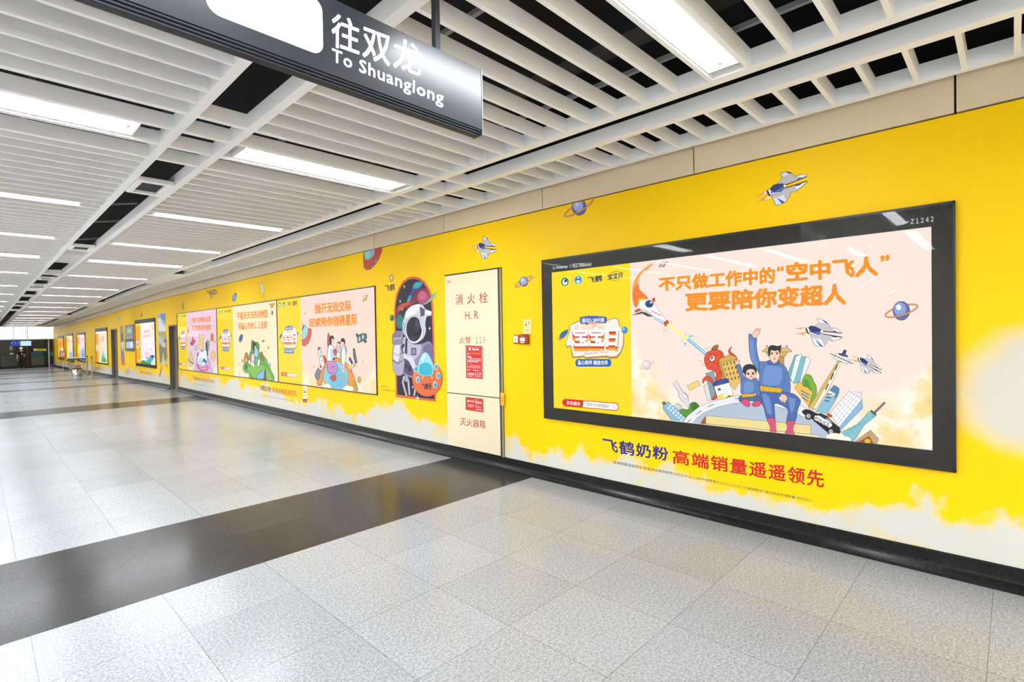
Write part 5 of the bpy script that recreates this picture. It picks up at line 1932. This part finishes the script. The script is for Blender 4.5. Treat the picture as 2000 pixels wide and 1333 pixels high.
def d_caution(a):
    a.view(500, 700, 8)
    a.poly('fbf3da', [(735, 432), (800, 440), (802, 640), (728, 636), (740, 540)])
    a.poly('8a7a50', [(765, 455), (790, 535), (748, 532)])
    a.poly('fbf3da', [(766, 475), (780, 525), (756, 523)])
    a.poly('2a2418', [(748, 525), (790, 530), (790, 542), (748, 537)])
    a.poly('f2c23a', [(758, 565), (790, 568), (790, 590), (758, 587)])
    a.poly('5a3a14', [(728, 638), (802, 642), (795, 692), (735, 686)])
    a.poly('e8a02a', [(745, 650), (762, 652), (756, 680), (742, 678)])
    a.poly('e8a02a', [(772, 655), (790, 657), (786, 685), (768, 683)])


decal('caution_notice', 'narrow white caution notice with triangle under the pink lightbox', 'notice', d_caution, dx=0.002)
# ================================================================ far end: platform screen doors
PY = 57.6
zf = drop(PY)
e = empty('platform_screen_door', (2.6, PY, zf), 'dark glass platform screen door wall across the far end of the hall', 'platform door')
M_PSD = mat('black_metal_frame', '17181a', 0.4)
b = MB()
x0 = XL+0.05
for xx in (-2.4, -0.6, 1.30, 3.0):
    b.box(xx, xx+0.10, PY, PY+0.12, zf, 1.83, M_PSD)
b.box(x0, 4.21, PY, PY+0.12, zf, zf+0.14, M_PSD)
b.box(x0, 4.5, PY, PY+0.12, 1.77, 1.84, M_PSD)
b.box(4.08, 4.21, PY, PY+0.12, zf, 1.83, M_PSD)
keep(b.build('door_frame'), e)
b = MB()
b.box(4.215, 4.29, PY-0.03, PY+0.12, zf, 1.84, mat('white_post_paint', 'e8eaea', 0.4))
keep(b.build('white_post'), e)
b = MB()
b.box(4.295, 4.52, PY+0.02, PY+0.1, zf+0.22, 1.80, mat('dark_door_leaf', '232325', 0.35))
b.box(4.295, 4.52, PY+0.02, PY+0.1, zf, zf+0.22, mat('violet_kick_plate', '6c5cae', 0.5))
b.box(4.295, 4.52, PY+0.012, PY+0.02, 0.45, 0.85, mat('teal_reflection', '35617c', 0.4))  # teal glass reflection, put in as a coloured plate
keep(b.build('side_door_leaf'), e)
for a_, c_ in ((-2.3, -0.6), (-0.5, 1.30), (1.40, 3.0), (3.1, 4.08)):
    b = MB()
    b.box(a_, c_, PY+0.04, PY+0.055, zf+0.14, 1.77, M_GLASS)
    keep(b.build('glass_pane'), e)
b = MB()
b.box(x0, XW-0.03, PY-0.10, PY+0.3, 1.86, 2.86+0.05, glow('overbright_header_glow', 'f6faff', 1.15))  # glow put into the header for its overexposed white front
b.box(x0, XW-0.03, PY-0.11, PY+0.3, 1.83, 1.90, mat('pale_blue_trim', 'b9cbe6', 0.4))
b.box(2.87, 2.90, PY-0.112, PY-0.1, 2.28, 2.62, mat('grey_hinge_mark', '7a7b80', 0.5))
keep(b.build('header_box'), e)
# what shows on and behind the glass
a = Art(PY+0.032, plane='y').view(0, 630, 14.03)
a.rect('4a5a48', 250, 650, 350, 890)
a.rect('a9b39a', 262, 660, 340, 760)
a.rect('c6ccb8', 262, 840, 370, 885)
a.build('door_notice', e)
b = MB()
b.box(XL, XW+0.25, PY+1.6, PY+1.7, zf-0.3, 4.4, mat('dark_platform_wall', '3a372e', 0.7, var=0.5, scale=1.1))
b.box(0.6, 2.6, PY+1.5, PY+1.6, zf+0.15, 0.55, mat('olive_panel', '52584a', 0.6, var=0.3))
b.box(3.25, 4.05, PY+1.5, PY+1.6, zf+0.15, 0.42, mat('grey_olive_panel', '6a6c5c', 0.6))
b.box(3.25, 4.05, PY+1.48, PY+1.6, 0.42, 0.82, mat('teal_reflection', '35617c', 0.4))  # reflection in the glass, modelled as a teal box behind it
b.box(2.55, 2.85, PY+1.48, PY+1.6, 0.25, 0.85, mat('bright_teal_reflection', '2f86a6', 0.4))  # brighter teal reflection, likewise a coloured box
b.box(2.95, 3.2, PY+1.48, PY+1.6, zf, 1.7, mat('brown_column', '5b3c22', 0.6))
struct(b.build('wall_far'), 'dark platform seen through the glass doors')
e2 = empty('direction_sign', (2.35, PY-0.5, 1.45), 'small blue and pale blue platform sign hanging before the glass doors', 'sign')
b = MB()
P0, P1, P2 = on_y(20, 667, PY-0.5), on_y(40, 676, PY-0.5), on_y(61, 676, PY-0.5)
b.box(P0.x, P1.x, PY-0.5, PY-0.42, P1.z, P0.z, glow('blue_sign_light', '1f3f9e', 0.8))
keep(b.build('blue_panel'), e2)
b = MB()
b.box(P1.x, P2.x, PY-0.5, PY-0.42, P1.z, P0.z, glow('pale_blue_sign_light', 'b9dcff', 0.9))
keep(b.build('screen_panel'), e2)
b = MB()
for xx in (P0.x+0.2, P2.x-0.2):
    b.box(xx-0.02, xx+0.02, PY-0.48, PY-0.44, P0.z, 2.9, M_CHROME)
keep(b.build('hanger_rod'), e2)
a = Art(PY-0.502, plane='y').view(0, 630, 14.03)
for cx in (330, 420, 510):
    a.ell('8fa4e6', cx, 565, 22, 22)
a.build('sign_symbol', e2)
e3 = empty('line_sign', (3.7, PY-0.05, 1.1), 'yellow green strip sign with white ends on the glass door', 'sign')
a = Art(PY-0.02, plane='y').view(0, 630, 14.03)
a.rrect('e9ecdc', 915, 722, 1270, 785, 12)
a.rect('d3dc1e', 1000, 722, 1215, 785)
a.build('sign_face', e3)
b = MB()
Q0, Q1 = on_y(65.2, 681.5, PY-0.01), on_y(90.5, 686, PY-0.01)
b.box(Q0.x, Q1.x, PY-0.018, PY-0.001, Q1.z, Q0.z, M_PSD)
keep(b.build('sign_back'), e3)

# ---------------------------------------------------------------- the person at the far end
px_, py_ = on_y(41.5, 700, 55.6).x, 55.6
pz = drop(py_)
H = 1.64


def skin(name, joints, edges, m, parent, root=0, sub=2):
    me = bpy.data.meshes.new(name)
    me.from_pydata([j[0] for j in joints], edges, [])
    me.materials.append(m)
    o = bpy.data.objects.new(name, me)
    COL.objects.link(o)
    o.modifiers.new('skin', 'SKIN')
    for i, j in enumerate(joints):
        r = j[1]
        me.skin_vertices[0].data[i].radius = (r, r) if not isinstance(r, tuple) else r
        me.skin_vertices[0].data[i].use_root = i == root
    s_ = o.modifiers.new('sub', 'SUBSURF')
    s_.levels = s_.render_levels = sub
    o.modifiers['skin'].use_smooth_shade = True
    if parent:
        o.parent = parent
    return o


pe = empty('person', (px_, py_, pz), 'person in dark shirt and trousers with white cap standing before the platform doors', 'person')
pe.rotation_euler.z = math.radians(12)
M_SKIN = mat('skin', 'd8a98c', 0.55, var=0.04)
M_SHIRT = mat('dark_navy_shirt', '14171f', 0.8)
M_TROUS = mat('dark_trousers', '1d2230', 0.8)
M_SHOE = mat('black_shoe', '101010', 0.4)
J = [((0, 0, 0.90), (0.13, 0.10)), ((0, 0, 1.08), (0.135, 0.095)), ((0, 0, 1.27), (0.155, 0.10)), ((0, 0, 1.36), (0.10, 0.075)), ((0, -0.005, 1.43), 0.052), ((0, -0.02, 1.53), (0.075, 0.09)), ((0, -0.02, 1.60), (0.06, 0.075)),
     ((0.17, 0, 1.32), 0.055), ((0.215, 0.02, 1.07), 0.043), ((0.15, -0.17, 1.0), 0.034), ((0.09, -0.26, 1.03), 0.026),
     ((-0.17, 0, 1.32), 0.055), ((-0.225, 0.03, 1.06), 0.043), ((-0.235, -0.02, 0.84), 0.033), ((-0.23, -0.04, 0.76), 0.027),
     ((0.095, 0, 0.84), 0.088), ((0.105, -0.015, 0.46), 0.058), ((0.11, 0.015, 0.09), 0.04), ((0.12, -0.13, 0.035), 0.035),
     ((-0.095, 0, 0.84), 0.088), ((-0.11, -0.01, 0.46), 0.058), ((-0.12, 0.02, 0.09), 0.04), ((-0.14, -0.12, 0.035), 0.035)]
E_ = [(0, 1), (1, 2), (2, 3), (3, 4), (4, 5), (5, 6), (3, 7), (7, 8), (8, 9), (9, 10), (3, 11), (11, 12), (12, 13), (13, 14), (0, 15), (15, 16), (16, 17), (17, 18), (0, 19), (19, 20), (20, 21), (21, 22)]
skin('body', J, E_, M_SKIN, pe)
g = 0.016
skin('shirt', [((0, 0, 0.84), (0.155+g, 0.12+g)), ((0, 0, 0.96), (0.145+g, 0.11+g)), ((0, 0, 1.10), (0.14+g, 0.10+g)), ((0, 0, 1.27), (0.158+g, 0.105+g)), ((0, 0, 1.37), (0.10+g, 0.08+g)), ((0, 0, 1.41), (0.06+g, 0.06+g)),
               ((0.175, 0, 1.32), 0.062+g), ((0.205, 0.012, 1.13), 0.055+g), ((-0.175, 0, 1.32), 0.062+g), ((-0.21, 0.016, 1.13), 0.055+g)],
     [(0, 1), (1, 2), (2, 3), (3, 4), (4, 5), (4, 6), (6, 7), (4, 8), (8, 9)], M_SHIRT, pe)
skin('trousers', [((0, 0, 1.02), (0.13+g, 0.10+g)), ((0, 0, 0.90), (0.14+g, 0.108+g)), ((0.095, 0, 0.80), 0.098+g), ((0.105, -0.015, 0.46), 0.07+g), ((0.11, 0.012, 0.16), 0.06+g), ((0.112, 0.012, 0.07), 0.06+g),
                  ((-0.095, 0, 0.80), 0.098+g), ((-0.11, -0.01, 0.46), 0.07+g), ((-0.12, 0.016, 0.16), 0.06+g), ((-0.122, 0.016, 0.07), 0.06+g)],
     [(0, 1), (1, 2), (2, 3), (3, 4), (4, 5), (1, 6), (6, 7), (7, 8), (8, 9)], M_TROUS, pe)
for s in (1, -1):
    skin('shoe', [((s*0.115, 0.03, 0.05), (0.05, 0.045)), ((s*0.12, -0.06, 0.042), (0.05, 0.038)), ((s*0.13, -0.15, 0.035), (0.042, 0.03))], [(0, 1), (1, 2)], M_SHOE, pe)
for s, hx_, hy_, hz_ in ((1, 0.09, -0.26, 1.03), (-1, -0.23, -0.045, 0.755)):
    b = MB()
    dv = Vector((-0.35, -0.85, 0.2)).normalized() if s > 0 else Vector((0, -0.25, -1)).normalized()
    sd = dv.cross(Vector((1, 0, 0))).normalized()
    base = Vector((hx_, hy_, hz_))
    for i, L in enumerate((0.062, 0.072, 0.068, 0.055)):
        p0 = base+dv*0.05+sd*(i-1.5)*0.018
        bend = Vector((-s*0.35, 0, 0))
        b.tube([base+dv*0.01+sd*(i-1.5)*0.012, p0, p0+(dv+bend*0.5).normalized()*L*0.55, p0+(dv+bend*0.5).normalized()*L*0.55+(dv+bend*1.5).normalized()*L*0.45], [0.011, 0.01, 0.009, 0.007], M_SKIN, 8)
    b.tube([base+sd*0.02, base+sd*0.045+dv*0.03, base+sd*0.05+dv*0.06], [0.012, 0.01, 0.008], M_SKIN, 8)
    b.build('hand', pe, True)
b = MB()
for z, r in ():
    pass
hp = [(0.0, 1.70), (0.055, 1.69), (0.09, 1.655), (0.102, 1.60), (0.100, 1.565)]
vs, fs, n = [], [], 16
for r, z in hp:
    for k in range(n):
        t = 2*math.pi*k/n
        vs.append((r*math.cos(t), -0.02+r*1.15*math.sin(t), z))
for i in range(len(hp)-1):
    for k in range(n):
        fs.append((i*n+k, i*n+(k+1) % n, (i+1)*n+(k+1) % n, (i+1)*n+k))
b.add(vs, fs, mat('white_cap_cloth', 'f0ece6', 0.8))
br = [(0.095*math.cos(t), -0.02-0.11*abs(math.sin(t))-(0.09 if 0.5 < t < 2.7 else 0.0)*math.sin(t), 1.575) for t in [math.pi*k/10 for k in range(11)]]
b.add(br+[(p[0], p[1], p[2]+0.012) for p in br], [tuple(range(11)), tuple(range(21, 10, -1))]+[(i, i+1, i+12, i+11) for i in range(10)], MATS['white_cap_cloth'])
b.build('cap', pe, True)
b = MB()
b.box(-0.075, 0.075, -0.135, -0.10, 1.455, 1.515, mat('white_face_mask', 'ece9e4', 0.7), 0.02)
b.build('face_mask', pe)
b = MB()
b.box(-0.03, 0.05, -0.142, -0.132, 1.13, 1.22, mat('white_badge', 'eceff2', 0.5), 0.004)
b.build('badge', pe)
for s in (1, -1):
    b = MB()
    b.tube([(s*0.03, -0.108, 1.545), (s*0.03, -0.116, 1.545)], 0.009, mat('dark_eye', '201a18', 0.3), 8)
    b.build('eye', pe)

# ---------------------------------------------------------------- check table, bin, posts, stand along the wall
def at_floor(u, v):
    z = 0
    d = ray(u, v)
    for i in range(80):
        P = EYE+d*((z-1.7)/d.z)
        z = 0.5*z+0.5*drop(P.y)
    return P


tx, ty = 3.78, 36.0
tz = drop(ty)
e = empty('folding_table', (tx, ty, tz), 'small white topped inspection table with thin steel legs by the far yellow wall', 'table')
b = MB(); b.box(-0.36, 0.36, -0.5, 0.5, 0.95, 0.99, mat('white_laminate', 'eef0ee', 0.35), 0.008); b.build('table_top', e)
b = MB(); b.box(-0.33, 0.33, -0.47, 0.47, 0.88, 0.95, mat('dark_table_apron', '3b4038', 0.5)); b.build('apron', e)
for sx in (-1, 1):
    for sy in (-1, 1):
        b = MB()
        b.tube([(sx*0.31, sy*0.45, 0.0), (sx*0.31, sy*0.45, 0.90)], 0.017, M_CHROME, 10)
        b.build('leg', e, True)
b = MB(); b.box(-0.3, 0.3, -0.44, 0.44, 0.40, 0.415, mat('steel_shelf', 'a9aaa2', 0.4)); b.build('shelf', e)
e = empty('waste_bin', (tx-0.1, ty-0.78, drop(ty-0.78)), 'round brushed steel bin in front of the inspection table', 'bin')
b = MB(); b.tube([(0, 0, 0), (0, 0, 0.03), (0, 0, 0.40)], [0.19, 0.20, 0.20], M_CHROME, 24); b.build('bin_body', e, True)
b = MB(); b.tube([(0, 0, 0.40), (0, 0, 0.43), (0, 0, 0.44)], [0.207, 0.207, 0.18], mat('dark_bin_rim', '4a4a44', 0.4), 24); b.build('bin_rim', e)
e = empty('storage_box', (tx, ty+0.1, tz+0.415), 'beige box of supplies on the shelf under the inspection table', 'box')
b = MB(); b.box(-0.2, 0.15, -0.15, 0.25, 0, 0.17, mat('beige_card', 'b9a583', 0.8), 0.01); b.build('carton', e)
b = MB(); b.box(-0.21, 0.16, -0.16, 0.26, 0.17, 0.19, mat('beige_card_lid', 'd4c6a6', 0.8), 0.01); b.build('lid', e)
for i, (xx, yy, lab) in enumerate(((4.25, 34.9, 'slim steel queue post by the far wall, the nearer of two'), (4.3, 36.9, 'slim steel queue post by the far wall, the one behind'))):
    e = empty('queue_post', (xx, yy, drop(yy)), lab, 'post', 'queue posts')
    b = MB(); b.tube([(0, 0, 0), (0, 0, 0.02), (0, 0, 0.03)], [0.15, 0.15, 0.05], M_CHROME, 20); b.build('base', e)
    b = MB(); b.tube([(0, 0, 0.03), (0, 0, 0.98)], 0.028, M_CHROME, 14); b.build('pole', e, True)
    b = MB(); b.tube([(0, 0, 0.98), (0, 0, 1.03), (0, 0, 1.04)], [0.036, 0.036, 0.02], mat('dark_cap', '303030', 0.4), 14); b.build('cap', e)
sx_, sy_ = 4.0, 45.0
e = empty('notice_stand', (sx_, sy_, drop(sy_)), 'tall thin notice stand with an orange board near the far end', 'notice stand')
b = MB(); b.tube([(-0.25, 0, 0.02), (0.25, 0, 0.02)], 0.02, M_CHROME, 10); b.tube([(0, -0.25, 0.02), (0, 0.25, 0.02)], 0.02, M_CHROME, 10); b.build('base', e, True)
b = MB(); b.tube([(0, 0, 0.02), (0, 0, 1.0)], 0.02, M_CHROME, 10); b.build('pole', e, True)
b = MB(); b.box(-0.17, 0.17, -0.015, 0.015, 0.9, 1.35, mat('orange_board', 'f08a2a', 0.5), 0.004); b.build('board', e)
b = MB(); b.box(-0.11, 0.11, -0.018, -0.015, 1.0, 1.25, mat('white_notice_sheet', 'f2efe8', 0.6)); b.build('notice', e)
